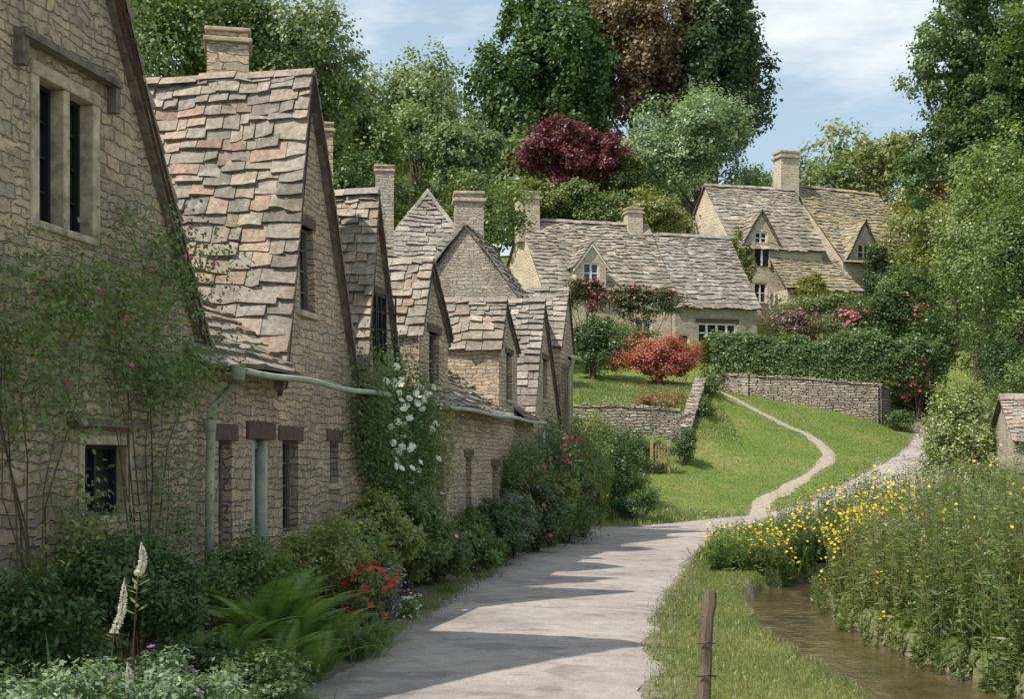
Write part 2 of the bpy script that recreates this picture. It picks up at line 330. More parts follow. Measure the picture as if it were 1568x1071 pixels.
# ------------------------------------------------------------------ roof tiles
def tslope(q,P00,P10,P11,P01,course=.17,width=.27,th=.036,pal=None,rng=R0,sag=.03,back=None):
    P00,P10,P11,P01=[np.array(p,float) for p in (P00,P10,P11,P01)]
    if back is not None:
        nn=np.cross(P10-P00,P01-P00); nn/=np.linalg.norm(nn); nn*= (1 if nn[2]>0 else -1)
        back.poly([P00-nn*.03,P10-nn*.03,P11-nn*.03,P01-nn*.03])
    nrm=np.cross(P10-P00,P01-P00)
    if np.linalg.norm(nrm)<1e-6: nrm=np.cross(P10-P00,P11-P00)
    nrm/=np.linalg.norm(nrm)
    if nrm[2]<0: nrm=-nrm
    Ls=max(np.linalg.norm(P01-P00),np.linalg.norm(P11-P10)); rows=max(2,int(round(Ls/course)))
    pal=np.array(pal)
    e=np.linspace(1.3,.72,rows)*rng.uniform(.86,1.14,rows); bnd=np.r_[0,np.cumsum(e)/e.sum()]
    ph=rng.uniform(0,6)
    for r in range(rows):
        t0=bnd[r]; t1=min(1,bnd[r+1]+.35/rows)
        l0=P00+(P01-P00)*t0; r0=P10+(P11-P10)*t0; l1=P00+(P01-P00)*t1; r1=P10+(P11-P10)*t1
        w=np.linalg.norm(r0-l0); n=max(1,int(round(w/(width*(1.15-.3*t0)))))
        wt=rng.uniform(.45,1.6,n); e=np.r_[0,np.cumsum(wt)/wt.sum()]
        g=.005/max(w,.1)
        u0=e[:-1]+g;u1=e[1:]-g
        jt=rng.normal(size=n)*.13/rows+.12/rows*np.sin(e[:-1]*w*1.3+ph); dl=(P01-P00)
        a=l0+(r0-l0)*u0[:,None]-dl*jt[:,None]; b=l0+(r0-l0)*u1[:,None]-dl*(jt+rng.normal(size=n)*.11/rows)[:,None]
        c=l1+(r1-l1)*u1[:,None]; d=l1+(r1-l1)*u0[:,None]
        def sg(p): return (np.sin(p[:,0]*2.3+p[:,1]*1.1+p[:,2]*1.7)+.6*np.sin(p[:,0]*5.1-p[:,1]*3.3))[:,None]*nrm*sag
        a=a+sg(a);b=b+sg(b);c=c+sg(c);d=d+sg(d)
        h=(th*rng.uniform(.6,2.1,n))[:,None]*nrm; h2=(th*rng.uniform(.6,2.1,n))[:,None]*nrm
        col=pal[rng.integers(0,len(pal),n)]*rng.uniform(.74,1.2,(n,1))
        A=a+h;B=b+h2
        mid=(A+B)/2+dl*(rng.normal(size=n)*.05/rows)[:,None]+nrm*(rng.normal(size=n)*.004)[:,None]; mt=(c+d)/2; mb=(a+b)/2-nrm*.01
        lift=nrm*.006
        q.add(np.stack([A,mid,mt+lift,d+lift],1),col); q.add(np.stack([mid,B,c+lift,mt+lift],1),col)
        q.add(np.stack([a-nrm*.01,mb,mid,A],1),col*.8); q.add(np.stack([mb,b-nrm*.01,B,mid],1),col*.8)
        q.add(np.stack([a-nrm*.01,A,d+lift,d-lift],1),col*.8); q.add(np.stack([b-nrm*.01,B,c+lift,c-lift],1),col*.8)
PAL_B=[(.39,.32,.265),(.41,.315,.25),(.34,.295,.25),(.37,.32,.27),(.29,.255,.22),(.44,.375,.305),(.40,.29,.225),(.35,.305,.265),(.32,.285,.25)]
PAL_G=[(.33,.295,.255),(.37,.33,.285),(.29,.265,.23),(.41,.36,.305)]
PAL_F=[(.36,.305,.245),(.31,.27,.22),(.41,.35,.28),(.33,.295,.25)]
PAL_FG=[(.34,.31,.27),(.29,.27,.24),(.38,.35,.30)]
PAL_L=[(.36,.30,.18),(.32,.27,.18),(.40,.33,.20),(.34,.31,.24)]
def frame(o,u,v): return lambda s,d,z:(o[0]+u[0]*s+v[0]*d,o[1]+u[1]*s+v[1]*d,z)
ROW=frame((-5.4,0),(.21,1),(-.9787,.2055))
class House:
    def __init__(s,name,F,stone='stone',tile='tile',pal=PAL_B,course=.17,width=.27,th=.036):
        s.e=empty(name); s.F=F; s.wall=Acc(); s.q=Q(); s.back=Acc(); s.wood=Acc(); s.verge=Acc(); s.glass=Acc(); s.fr=Acc(); s.trim=Acc(); s.pipe=Acc(); s.iron=Acc(); s.white=Acc()
        s.stone=stone; s.tile=tile; s.pal=pal; s.c=course; s.w=width; s.th=th; s.frm='white'
    def slope(s,*P,**k):
        kk=dict(course=s.c,width=s.w,th=s.th,pal=s.pal,back=s.back); kk.update(k); tslope(s.q,*P,**kk)
    def wallp(s,F,outer,holes=(),rev=.16):
        polys=[[Vector((a,b,0)) for a,b in outer]]+[[Vector((h[0],h[2],0)),Vector((h[1],h[2],0)),Vector((h[1],h[3],0)),Vector((h[0],h[3],0))] for h in holes]
        flat=[p for pl in polys for p in pl]
        for t in tessellate_polygon(polys):
            s.wall.poly([F(flat[i].x,0,flat[i].y) for i in t])
        for a,b,c,d in holes:
            for (p,q) in (((a,c),(b,c)),((b,c),(b,d)),((b,d),(a,d)),((a,d),(a,c))):
                s.wall.poly([F(p[0],0,p[1]),F(q[0],0,q[1]),F(q[0],rev,q[1]),F(p[0],rev,p[1])])
    def window(s,F,a,b,c,d,nm=1,nt=2,dd=.12,bar=.035,lintel=None,fr=None,sill=True,lo=.12):
        A=fr if fr is not None else s.fr
        s.glass.poly([F(a,dd+.03,c),F(b,dd+.03,c),F(b,dd+.03,d),F(a,dd+.03,d)])
        A.box(F,a,a+bar,dd-.02,dd+.025,c,d); A.box(F,b-bar,b,dd-.02,dd+.025,c,d)
        A.box(F,a+bar,b-bar,dd-.02,dd+.025,c,c+bar); A.box(F,a+bar,b-bar,dd-.02,dd+.025,d-bar,d)
        for i in range(nm):
            x=a+(b-a)*(i+1)/(nm+1); A.box(F,x-bar*.55,x+bar*.55,dd-.015,dd+.024,c+bar,d-bar)
        for i in range(nt):
            z=c+(d-c)*(i+1)/(nt+1)
            A.box(F,a+bar,b-bar,dd+.002,dd+.022,z-bar*.3,z+bar*.3)
        if lintel: s.wood.box(F,a-lo,b+lo,-.02,.10,d,d+lintel)
        if sill: s.trim.box(F,a-.05,b+.05,-.05,.12,c-.07,c)
    def gable(s,F,sl,sa,sr,zb,ze,za,depth,holes=(),over=.09,cheeks=True,ev=.06,vt=.05,verge=None):
        s.wallp(F,[(sl,zb),(sr,zb),(sr,ze),(sa,za),(sl,ze)],holes)
        kl=(za-ze)/(sa-sl); kr=(za-ze)/(sr-sa)
        up=.04
        s.slope(F(sl-ev,-over,ze-ev*kl+up),F(sl-ev,depth,ze-ev*kl+up),F(sa,depth,za+up),F(sa,-over,za+up))
        s.slope(F(sr+ev,depth,ze-ev*kr+up),F(sr+ev,-over,ze-ev*kr+up),F(sa,-over,za+up),F(sa,depth,za+up))
        V=verge if verge is not None else s.verge
        for (x0,z0,x1,z1) in ((sl-ev,ze-ev*kl,sa,za),(sr+ev,ze-ev*kr,sa,za)):
            if verge is not None:
                V.hexa([F(x0,-over+.02,z0-vt),F(x1,-over+.02,z1-vt*1.4),F(x1,-.002,z1-vt*1.4),F(x0,-.002,z0-vt),F(x0,-over+.02,z0+.01),F(x1,-over+.02,z1+.01),F(x1,-.002,z1+.01),F(x0,-.002,z0+.01)])
            else:
                n=max(6,int((z1-z0)/.17))
                for i in range(n):
                    t0=i/n;t1=(i+.94)/n; xa=x0+(x1-x0)*t0;xb=x0+(x1-x0)*t1;a=z0+(z1-z0)*t0;b=z0+(z1-z0)*t1;o=-over+.02+R0.random()*.03; v=vt*R0.uniform(.8,1.4)
                    V.hexa([F(xa,o,a-v),F(xb,o,b-v),F(xb,-.002,b-v),F(xa,-.002,a-v),F(xa,o,a+.01),F(xb,o,b+.01),F(xb,-.002,b+.01),F(xa,-.002,a+.01)])
        s.ridge(F(sa,-over,za+up),F(sa,depth,za+up))
        if cheeks:
            s.wall.poly([F(sl,0,zb),F(sl,depth,zb),F(sl,depth,ze),F(sl,0,ze)])
            s.wall.poly([F(sr,0,zb),F(sr,depth,zb),F(sr,depth,ze),F(sr,0,ze)])
    def ridge(s,A,B,r=.06):
        A=np.array(A);B=np.array(B);L=np.linalg.norm(B-A);n=max(1,int(L/(.45)));k=s.pal
        side=np.cross(B-A,[0,0,1]);side/=np.linalg.norm(side); up=np.array([0,0,1.])
        for i in range(n):
            a=A+(B-A)*(i+.01)/n;b=A+(B-A)*(i+.99)/n;c=np.array(k[R0.integers(len(k))])*R0.uniform(.85,1.1)
            j=up*R0.uniform(-.015,.025)
            for sg in (-1,1):
                s.q.add([[a+side*sg*r*1.5-up*r*.9+j,b+side*sg*r*1.5-up*r*.9+j,b+up*r*.75+j,a+up*r*.75+j]],c)
            s.q.add([[a+side*r*1.5-up*r*.9+j,a+up*r*.75+j,a-side*r*1.5-up*r*.9+j,a-up*r]],c)
    def chimney(s,x,y,w,d,z0,z1,ang=.2):
        ca,sa=math.cos(ang),math.sin(ang); F=lambda a,b,z:(x+ca*a-sa*b,y+sa*a+ca*b,z)
        k=w/.6
        s.wall.box(F,-w/2,w/2,-d/2,d/2,z0,z1-.22*k)
        s.trim.box(F,-w/2-.05*k,w/2+.05*k,-d/2-.05*k,d/2+.05*k,z1-.22*k,z1-.15*k)
        s.wall.box(F,-w/2+.01*k,w/2-.01*k,-d/2+.01*k,d/2-.01*k,z1-.15*k,z1-.06*k)
        s.trim.box(F,-w/2-.03*k,w/2+.03*k,-d/2-.03*k,d/2+.03*k,z1-.06*k,z1)
        s.wood.box(F,-w/4,w/4,-d/4,d/4,z1,z1+.02*k)
    def done(s):
        s.wall.build('walls',M[s.stone],s.e); s.q.build('roof_tiles',M[s.tile],s.e)
        s.back.build('roof_battens',M['wood'],s.e); s.wood.build('timber_lintels',M['wood'],s.e,bevel=.008); s.verge.build('verge_slates',M['verge'],s.e)
        s.glass.build('window_glass',M['glass'],s.e); s.fr.build('window_frames',M[s.frm],s.e); s.white.build('painted_bargeboards',M['white'],s.e)
        s.trim.build('dressed_stone',M['ash'],s.e,bevel=.012); s.pipe.build('gutters_and_downpipes',M['green'],s.e,smooth=True); s.iron.build('iron_casements',M['iron'],s.e)
def mainroof(h,s0,s1,de=-.28,ze=2.62,F=ROW):
    z1=ze+(1.1-de)*.72; z2=z1+2.1*1.3
    h.slope(F(s0,de,ze),F(s1,de,ze),F(s1,1.1,z1),F(s0,1.1,z1))
    h.slope(F(s0,1.1,z1),F(s1,1.1,z1),F(s1,3.2,z2),F(s0,3.2,z2))
    h.slope(F(s1,6.2,ze+.3),F(s0,6.2,ze+.3),F(s0,3.2,z2),F(s1,3.2,z2),course=.3,width=.5)
def backwalls(h,s0,s1,F=ROW):
    h.wall.poly([F(s0,6,-.3),F(s1,6,-.3),F(s1,6,2.9),F(s0,6,2.9)])
def lean(F,z0,k): return lambda s,d,z:F(s,d+max(0,z-z0)*k,z)
# --- cottage A (nearest)
h=House('stone_cottage',ROW); h.frm='iron'
zA=7.25
win=(9.32,10.25,3.42,4.62); low=(9.95,10.75,1.25,1.95)
kA=(zA-2.85)/2.7
h.wallp(ROW,[(4.5,-.3),(12.0,-.3),(12.0,2.85),(9.3,zA),(6.6,2.85),(4.5,2.85)],[win,low])
for (a,b,c,d) in (win,):
    h.window(ROW,a+.1,(a+b)/2-.04,c+.06,d-.1,0,3,.12,.03,sill=False,fr=h.iron); h.window(ROW,(a+b)/2+.04,b-.1,c+.06,d-.1,0,3,.12,.03,sill=False,fr=h.iron)
    h.trim.box(ROW,a,a+.1,-.02,.16,c,d-.1);h.trim.box(ROW,b-.1,b,-.02,.16,c,d-.1);h.trim.box(ROW,(a+b)/2-.04,(a+b)/2+.04,-.015,.16,c+.06,d-.1)
    h.trim.box(ROW,a,b,-.025,.16,d-.1,d);h.trim.box(ROW,a+.1,b-.1,-.03,.16,c,c+.06)
    h.verge.box(ROW,a-.2,b+.2,-.10,0,d+.10,d+.155); h.verge.box(ROW,a-.2,a-.13,-.08,0,d-.10,d+.10);h.verge.box(ROW,b+.13,b+.2,-.08,0,d-.10,d+.10)
a,b,c,d=low
h.window(ROW,a+.08,b-.08,c+.06,d-.08,1,2,.1,.03,sill=False,fr=h.iron)
h.trim.box(ROW,a,a+.08,-.02,.15,c,d-.08);h.trim.box(ROW,b-.08,b,-.02,.15,c,d-.08);h.trim.box(ROW,a,b,-.025,.15,d-.08,d);h.trim.box(ROW,a+.08,b-.08,-.02,.15,c,c+.06)
h.verge.box(ROW,a-.15,b+.15,-.10,0,d+.06,d+.12)
up=.05
for sg,sx in ((-1,6.6),(1,12.0)):
    ex=sx+sg*.08; ez=2.85-.08*kA
    P=[ROW(ex,-.12,ez+up),ROW(ex,4,ez+up),ROW(9.3,4,zA+up),ROW(9.3,-.12,zA+up)]
    if sg>0: P=[P[1],P[0],P[3],P[2]]
    h.slope(*P,th=.04)
    h.slope(*[ROW(ex,-.10,ez-.01),ROW(ex,.12,ez-.01),ROW(9.3,.12,zA-.01),ROW(9.3,-.10,zA-.01)],th=.05,width=.25)
    for i in range(24):
        t0=i/24;t1=(i+.93)/24; xa=ex+(9.3-ex)*t0;xb=ex+(9.3-ex)*t1;za=ez+(zA-ez)*t0;zb=ez+(zA-ez)*t1;o=-.05-R0.random()*.035
        h.verge.hexa([ROW(xa,o,za-.12),ROW(xb,o,zb-.11),ROW(xb,-.003,zb-.11),ROW(xa,-.003,za-.12),ROW(xa,o,za-.02),ROW(xb,o,zb-.02),ROW(xb,-.003,zb-.02),ROW(xa,-.003,za-.02)])
mainroof(h,11.7,12.05); backwalls(h,4.5,12)
h.done()
# --- cottage B
h=House('stone_cottage',ROW,pal=PAL_B); h.frm='woodg'
FB=lean(ROW,2.7,.028)
holes=[(12.42,12.72,.9,1.95),(13.2,13.6,.05,1.98),(14.0,14.45,1.0,1.98),(15.45,15.75,1.5,2.0)]
h.wallp(ROW,[(12.0,-.3),(16.6,-.3),(16.6,2.66),(12.0,2.66)],holes)
h.window(ROW,*holes[0],0,2,.12,.035,.16);h.window(ROW,*holes[2],1,3,.12,.03,.16);h.window(ROW,*holes[3],0,1,.12,.03,.14)
h.glass.poly([ROW(13.2,.15,.05),ROW(13.6,.15,.05),ROW(13.6,.15,1.98),ROW(13.2,.15,1.98)])
h.pipe.box(ROW,13.2,13.27,.0,.13,.05,1.98);h.pipe.box(ROW,13.53,13.6,.0,.13,.05,1.98);h.pipe.box(ROW,13.27,13.53,.08,.14,.05,1.0);h.pipe.box(ROW,13.27,13.53,.07,.13,1.88,1.98)
h.wood.box(ROW,13.05,13.75,-.03,.12,1.98,2.16)
gw=(14.56,15.02,3.45,4.42)
h.gable(FB,13.92,14.95,16.3,2.68,2.7,6.2,2.75,[gw],over=.10,cheeks=False)
h.window(FB,*gw,1,3,.1,.035,.13,sill=True,lo=.06)
mainroof(h,12.05,13.95);mainroof(h,16.25,16.7);backwalls(h,12,16.6)
h.chimney(-3.5,16.1,.5,.46,5.2,7.05,.2)
gp=[ROW(s,-.34,2.60-.014*math.sin(s*2.6)) for s in np.linspace(12.05,16.7,24)]
h.pipe.tube(gp,.032,8)
h.pipe.tube([ROW(12.1,-.34,2.6),ROW(12.1,-.28,2.45),ROW(12.02,-.12,2.25),ROW(12.02,-.1,1.6),ROW(12.0,-.1,.2)],.042,8)
h.pipe.tube([ROW(12.1,-.34,2.64),ROW(12.1,-.34,2.5)],.068,8); h.pipe.tube([ROW(12.02,-.1,2.12),ROW(12.02,-.1,2.02)],.058,8)
h.done()
# --- cottage C
h=House('stone_cottage',ROW,pal=PAL_B,course=.15,width=.24); h.frm='woodg'
h.wallp(ROW,[(16.6,-.3),(20.0,-.3),(20.0,2.66),(16.6,2.66)],[(18.6,18.95,.9,1.9)]); h.window(ROW,18.6,18.95,.9,1.9,0,2,.1,.03,.14)
FC=lean(ROW,2.7,.03)
gw=(17.1,17.66,3.05,4.0)
h.gable(FC,16.65,17.35,18.2,2.68,2.75,5.32,2.8,[gw],over=.08,cheeks=False)
h.glass.poly([FC(gw[0],.13,gw[2]),FC(gw[1],.13,gw[2]),FC(gw[1],.13,gw[3]),FC(gw[0],.13,gw[3])])
CA=frame(ROW(17.12,-.02,0)[:2],(.62,.62),(-.6,.6))
h.iron.box(FC,gw[0],gw[1],-.03,.02,gw[3]-.035,gw[3]);h.iron.box(FC,gw[0],gw[1],-.03,.02,gw[2],gw[2]+.035)
for x in (0,.34,.66,1):
    xx=gw[0]+(gw[1]-gw[0]-.03)*x; h.iron.box(FC,xx,xx+.03,-.025,.015,gw[2]+.035,gw[3]-.035)
for z in (.25,.5,.75):
    zz=gw[2]+(gw[3]-gw[2])*z; h.iron.box(FC,gw[0]+.03,gw[1]-.03,-.012,.01,zz-.01,zz+.01)
z0,z1=gw[2]-.02,gw[3]-.02
for x in (0,.19,.38): h.iron.box(CA,x,x+.022,0,.02,z0,z1)
for i in range(5):
    zz=z0+(z1-z0-.02)*i/4; h.iron.box(CA,.022,.40,.003,.017,zz,zz+.018)
h.wood.box(FC,gw[0]-.03,gw[1]+.03,-.025,.1,gw[3],gw[3]+.1)
mainroof(h,16.7,16.72);mainroof(h,18.15,20.0)
gw=(19.75,20.3,2.95,3.75)
h.gable(ROW,19.2,19.75,20.85,2.6,3.72,4.8,2.6,[gw],over=.08); h.window(ROW,*gw,1,2,.1,.03,.12)
h.chimney(-3.05,20.6,.42,.42,5,7.1,.2)
backwalls(h,16.6,20)
h.pipe.tube([ROW(s,-.34,2.6-.012*math.sin(s*2)) for s in np.linspace(18.2,27.5,24)],.032,8)
h.pipe.tube([ROW(19.3,-.34,2.6),ROW(19.3,-.12,2.3),ROW(19.3,-.1,.2)],.04,8)
h.done()
# --- cottage D/E
h=House('stone_cottage',ROW,pal=PAL_B,course=.16,width=.26); h.frm='woodg'
holes=[(20.15,20.6,.2,1.9),(22.0,22.4,1.0,1.85),(24.0,24.5,.9,1.7)]
h.wallp(ROW,[(20.0,-.3),(27.6,-.3),(27.6,2.66),(20,2.66)],holes)
for hh in holes: h.window(ROW,*hh,0,2,.12,.035,.14)
mainroof(h,20.0,24.6);mainroof(h,25.9,27.8)
h.gable(ROW,24.55,24.95,26.2,2.5,4.0,4.86,2.2,[(25.2,25.7,3.0,3.9)],over=.08); h.window(ROW,25.2,25.7,3.0,3.9,1,2,.1,.03,.1)
backwalls(h,20,27.6)
h.done()
# --- cottage F and end of row
h=House('stone_cottage',ROW,pal=PAL_G,course=.17,width=.27); h.frm='woodg'
h.wallp(ROW,[(27.6,-.3),(33,-.3),(33,4.2),(31.3,4.2),(31.0,2.7),(27.6,2.7)],[(29.3,29.8,1.0,1.9)]); h.window(ROW,29.3,29.8,1.0,1.9,1,2,.1,.03,.12)
h.gable(ROW,27.7,28.9,31.0,2.68,2.75,5.35,3.0,[(29.0,29.5,3.2,4.1)],over=.08,cheeks=False); h.window(ROW,29.0,29.5,3.2,4.1,1,2,.1,.03,.12)
h.gable(ROW,31.2,32.2,33.1,2.6,4.6,6.05,3.4,[],over=.06)
h.wall.poly([ROW(33,0,-.3),ROW(33,6,-.3),ROW(33,6,4.6),ROW(33,0,4.2)])
h.pipe.tube([ROW(31.35,-.2,4.3),ROW(31.6,-.2,4.35),ROW(32.6,-.25,4.4)],.05,8)
h.pipe.tube([ROW(31.9,-.2,4.35),ROW(31.9,-.1,4.0),ROW(31.9,-.1,.2)],.055,8)
h.pipe.tube([ROW(28.5,-.1,2.5),ROW(28.5,-.1,.2)],.045,8)
h.done()
# --- houses behind the row
FE=frame((-2.35,29.5),(.99,-.1),(.15,.99)); h=House('stone_house',FE,stone='stone_grey',pal=PAL_G,course=.17,width=.28)
h.gable(FE,0,1.3,2.75,1.5,5.25,7.15,2.6,[],over=.08)
h.chimney(-1.1,33.2,.72,.6,5.5,8.65,.1)
h.done()
FH=frame((-4.2,34),(1,0),(0,1)); h=House('stone_house',FH,stone='stone_grey',pal=PAL_FG,course=.18,width=.3)
ap1=FH(1.9,1.6,9.25);ap2=FH(1.9,3.6,9.25)
h.slope(FH(0,0,6.3),FH(3.9,0,6.3),ap1,ap1); h.slope(FH(3.9,0,6.3),FH(3.9,5,6.3),ap2,ap1); h.slope(FH(0,5,6.3),FH(0,0,6.3),ap1,ap2)
h.ridge(FH(0,0,6.35),ap1);h.ridge(ap1,FH(3.9,0,6.35))
h.wall.box(FH,.15,3.75,.15,4.9,1,6.3)
h.chimney(-2.93,30,.42,.4,5.5,8.6,.1)
h.done()
FG=frame((-4.6,25.5),(.98,.2),(-.2,.98)); h=House('stone_house',FG,stone='stone_grey',pal=PAL_G,course=.16,width=.26)
h.slope(FG(0,0,4.4),FG(3.6,0,4.4),FG(2.0,2.2,7.0),FG(0,2.2,7.0)); h.wall.box(FG,.1,3.2,.2,4,0,4.4)
h.slope(FG(0,0+4.4,4.4),FG(3.4,4.4,4.4),FG(2.0,2.2,7.0),FG(0,2.2,7.0))
h.done()
# ------------------------------------------------------------------ hillside houses
def longhouse(h,F,L,D,zb,ze,za,over=.15,holes=()):
    m=D/2
    h.wallp(F,[(0,zb),(L,zb),(L,ze),(0,ze)],holes)
    for x in (0,L):
        h.wall.poly([F(x,0,zb),F(x,D,zb),F(x,D,ze),F(x,m,za),F(x,0,ze)])
    h.wall.poly([F(0,D,zb),F(L,D,zb),F(L,D,ze),F(0,D,ze)])
    k=(za-ze)/m; e=.22
    h.slope(F(-over,-e,ze-e*k+.06),F(L+over,-e,ze-e*k+.06),F(L+over,m,za+.06),F(-over,m,za+.06))
    h.slope(F(L+over,D+e,ze-e*k+.06),F(-over,D+e,ze-e*k+.06),F(-over,m,za+.06),F(L+over,m,za+.06))
    h.ridge(F(-over,m,za+.1),F(L+over,m,za+.1),.12)
def onroof_gable(h,F,sc,w,zb,ze,za,depth,win,white=False,d0=0.0):
    G=lambda s,d,z:F(s,d+d0,z)
    h.gable(G,sc-w/2,sc,sc+w/2,zb,ze,za,depth,[win],over=.16,ev=.2,vt=.14,verge=h.white if white else None)
    h.window(G,*win,1,1,.08,.10,sill=False)
H1=frame((1.8,75),(.97,.24),(-.45,.89))
h=House('stone_house',H1,stone='stone_far',tile='tile_far',pal=PAL_F,course=.27,width=.38,th=.05)
longhouse(h,H1,7.8,5.5,7.0,12.2,16.3,holes=[(1.0,1.8,8.6,9.9),(5.6,6.6,8.0,10.2),(3.3,4.2,8.6,9.9)])
for w in ((1.0,1.8,8.6,9.9),(3.3,4.2,8.6,9.9),(5.6,6.6,8.0,10.2)): h.window(H1,*w,1,1,.1,.08)
onroof_gable(h,H1,2.75,1.8,12.1,13.4,14.65,2.2,(2.25,3.25,12.3,13.5),white=True,d0=-.25)
h.white.box(H1,1.95,3.55,-.42,-.27,12.06,12.16)
h.chimney(H1(.35,2.75,0)[0],H1(.35,2.75,0)[1],1.3,.95,15,18.0,.24)
h.chimney(H1(7.0,2.75,0)[0],H1(7.0,2.75,0)[1],.95,.8,15,17.35,.24)
h.done()
H2=frame(H1(7.85,-.35,0)[:2],(.97,.24),(-.45,.89))
h=House('stone_house',H2,stone='stone_grey',tile='tile_far',pal=PAL_FG,course=.27,width=.38,th=.05)
longhouse(h,H2,5.2,6.0,7.0,11.3,15.75,holes=[(1.4,3.9,9.0,10.2),(.2,.9,7.6,9.5)])
h.window(H2,1.4,3.9,9.0,10.2,3,1,.1,.12,.25);h.window(H2,.2,.9,7.6,9.5,0,2,.1,.08)
h.done()
H3=frame((14.3,84),(.97,.24),(-.5,.865))
h=House('stone_house',H3,stone='stone_far',tile='tile_far',pal=PAL_F,course=.29,width=.4,th=.05)
longhouse(h,H3,6.2,5.8,9.5,16.0,20.3,holes=[(1.4,2.3,12.3,13.6)])
h.window(H3,1.4,2.3,12.3,13.6,1,1,.1,.09)
onroof_gable(h,H3,1.85,2.5,16.0,16.2,18.3,2.4,(1.4,2.3,16.1,16.9),d0=-.03)
w=(1.35,2.35,14.7,16.0); h.glass.poly([H3(w[0],-.04,w[2]),H3(w[1],-.04,w[2]),H3(w[1],-.04,w[3]),H3(w[0],-.04,w[3])]); h.fr.box(H3,1.8,1.9,-.1,-.045,14.7,16.0)
h.trim.box(H3,1.2,1.35,-.1,0.02,14.6,16.1);h.trim.box(H3,2.35,2.5,-.1,0.02,14.6,16.1)
h.chimney(18.55,88.4,1.35,1.1,18.5,23.0,.3)
h.done()
H4=frame((21.8,86),(.9,.43),(-.68,.73))
h=House('stone_house',H4,stone='stone_far',tile='tile_far',pal=PAL_L,course=.29,width=.4,th=.05)
longhouse(h,H4,7.3,7.9,9.5,15.4,20.8,holes=[(1.2,2.2,11.4,12.8)])
onroof_gable(h,H4,1.75,2.9,15.3,15.6,18.1,2.6,(1.2,2.3,15.4,16.5),d0=-.04)
h.done()
H5=frame((10.4,94),(.8,.6),(-.6,.8))
h=House('stone_house',H5,stone='stone_far',tile='tile_far',pal=PAL_F,course=.3,width=.42,th=.05)
longhouse(h,H5,5,3.4,14,19.4,21.6); h.done()
H6=frame((17.4,82.3),(.95,.3),(-.3,.95))
h=House('lean_to_outhouse',H6,stone='stone_far',tile='tile_far',pal=PAL_L,course=.28,width=.4,th=.05)
h.slope(H6(-.2,-.2,12.9),H6(5.4,-.2,12.9),H6(5.0,2.6,15.4),H6(-.0,2.6,15.4)); h.wall.box(H6,0,5.2,.05,2.5,9.5,12.9); h.wood.box(H6,1,1.9,.0,.05,10,12); h.done()
H7=frame((15.9,41.2),(.97,-.1),(.1,.97))
h=House('stone_shed',H7,stone='stone_grey',pal=PAL_B)
longhouse(h,H7,4,3,.0,2.6,3.9,holes=[(.5,1.2,1.3,2.1)]); h.window(H7,.5,1.2,1.3,2.1,1,1); h.done()
# ------------------------------------------------------------------ dry stone walls, gate, post
def drywall(name,pts,th=.4,zlift=-.5):
    e=empty(name); w=Acc();c=Acc(); P=[]
    for (a,b) in zip(pts[:-1],pts[1:]):
        n=max(2,int(math.hypot(b[0]-a[0],b[1]-a[1])/.34))
        for i in range(n): P.append([a[k]+(b[k]-a[k])*i/n for k in range(3)])
    P.append(list(pts[-1]))
    rr=np.random.default_rng(5)
    for a,b in zip(P[:-1],P[1:]):
        dx,dy=b[0]-a[0],b[1]-a[1];l=math.hypot(dx,dy);nx,ny=-dy/l*th/2,dx/l*th/2
        za=tz1(a[0],a[1])+zlift; zb=tz1(b[0],b[1])+zlift
        w.hexa([(a[0]-nx,a[1]-ny,za),(b[0]-nx,b[1]-ny,zb),(b[0]+nx,b[1]+ny,zb),(a[0]+nx,a[1]+ny,za),(a[0]-nx*.8,a[1]-ny*.8,a[2]),(b[0]-nx*.8,b[1]-ny*.8,b[2]),(b[0]+nx*.8,b[1]+ny*.8,b[2]),(a[0]+nx*.8,a[1]+ny*.8,a[2])])
        hh=rr.uniform(.05,.18); g=.04; k=rr.uniform(.95,1.15)
        c.hexa([(a[0]+dx*g-nx*k,a[1]+dy*g-ny*k,a[2]),(b[0]-dx*g-nx*k,b[1]-dy*g-ny*k,b[2]),(b[0]-dx*g+nx*k,b[1]-dy*g+ny*k,b[2]),(a[0]+dx*g+nx*k,a[1]+dy*g+ny*k,a[2]),
                (a[0]+dx*g-nx,a[1]+dy*g-ny,a[2]+hh),(b[0]-dx*g-nx,b[1]-dy*g-ny,b[2]+hh*rr.uniform(.6,1.2)),(b[0]-dx*g+nx,b[1]-dy*g+ny,b[2]+hh*.9),(a[0]+dx*g+nx,a[1]+dy*g+ny,a[2]+hh)])
    w.build('courses',M['drystone'],e); c.build('coping_stones',M['drystone'],e,bevel=.02)
drywall('dry_stone_wall',[(9.9,62,5.9),(10.1,60.4,5.9),(10.9,59.9,5.8),(13.5,59.5,5.65),(16.6,59.3,5.35),(17.4,60.6,5.2)])
drywall('dry_stone_wall',[(1.6,50.6,4.0),(4.2,50.5,4.0),(6.5,50.4,3.8)])
drywall('dry_stone_wall',[(6.6,50.3,2.9),(7.4,53.5,4.2),(8.3,57.5,5.5)],.5,zlift=-.3)
e=empty('wooden_gate'); g=Acc(); FGt=frame((5.1,47),(1,.1),(-.1,1)); zb=tz1(5.3,47)
for i in range(4): g.box(FGt,.04+i*.115,.10+i*.115,0,.03,zb+.08,zb+1.0+.03*(i%2))
g.box(FGt,.0,.48,.031,.07,zb+.3,zb+.38);g.box(FGt,.0,.48,.031,.07,zb+.8,zb+.88);g.build('gate_leaf',M['gatewood'],e,bevel=.006)
g=Acc(); g.box(FGt,-.12,-.02,-.05,.06,zb-.2,zb+1.2);g.box(FGt,.5,.6,-.05,.06,zb-.2,zb+1.2); g.build('gate_posts',M['gatewood'],e,bevel=.01)
g=Acc()
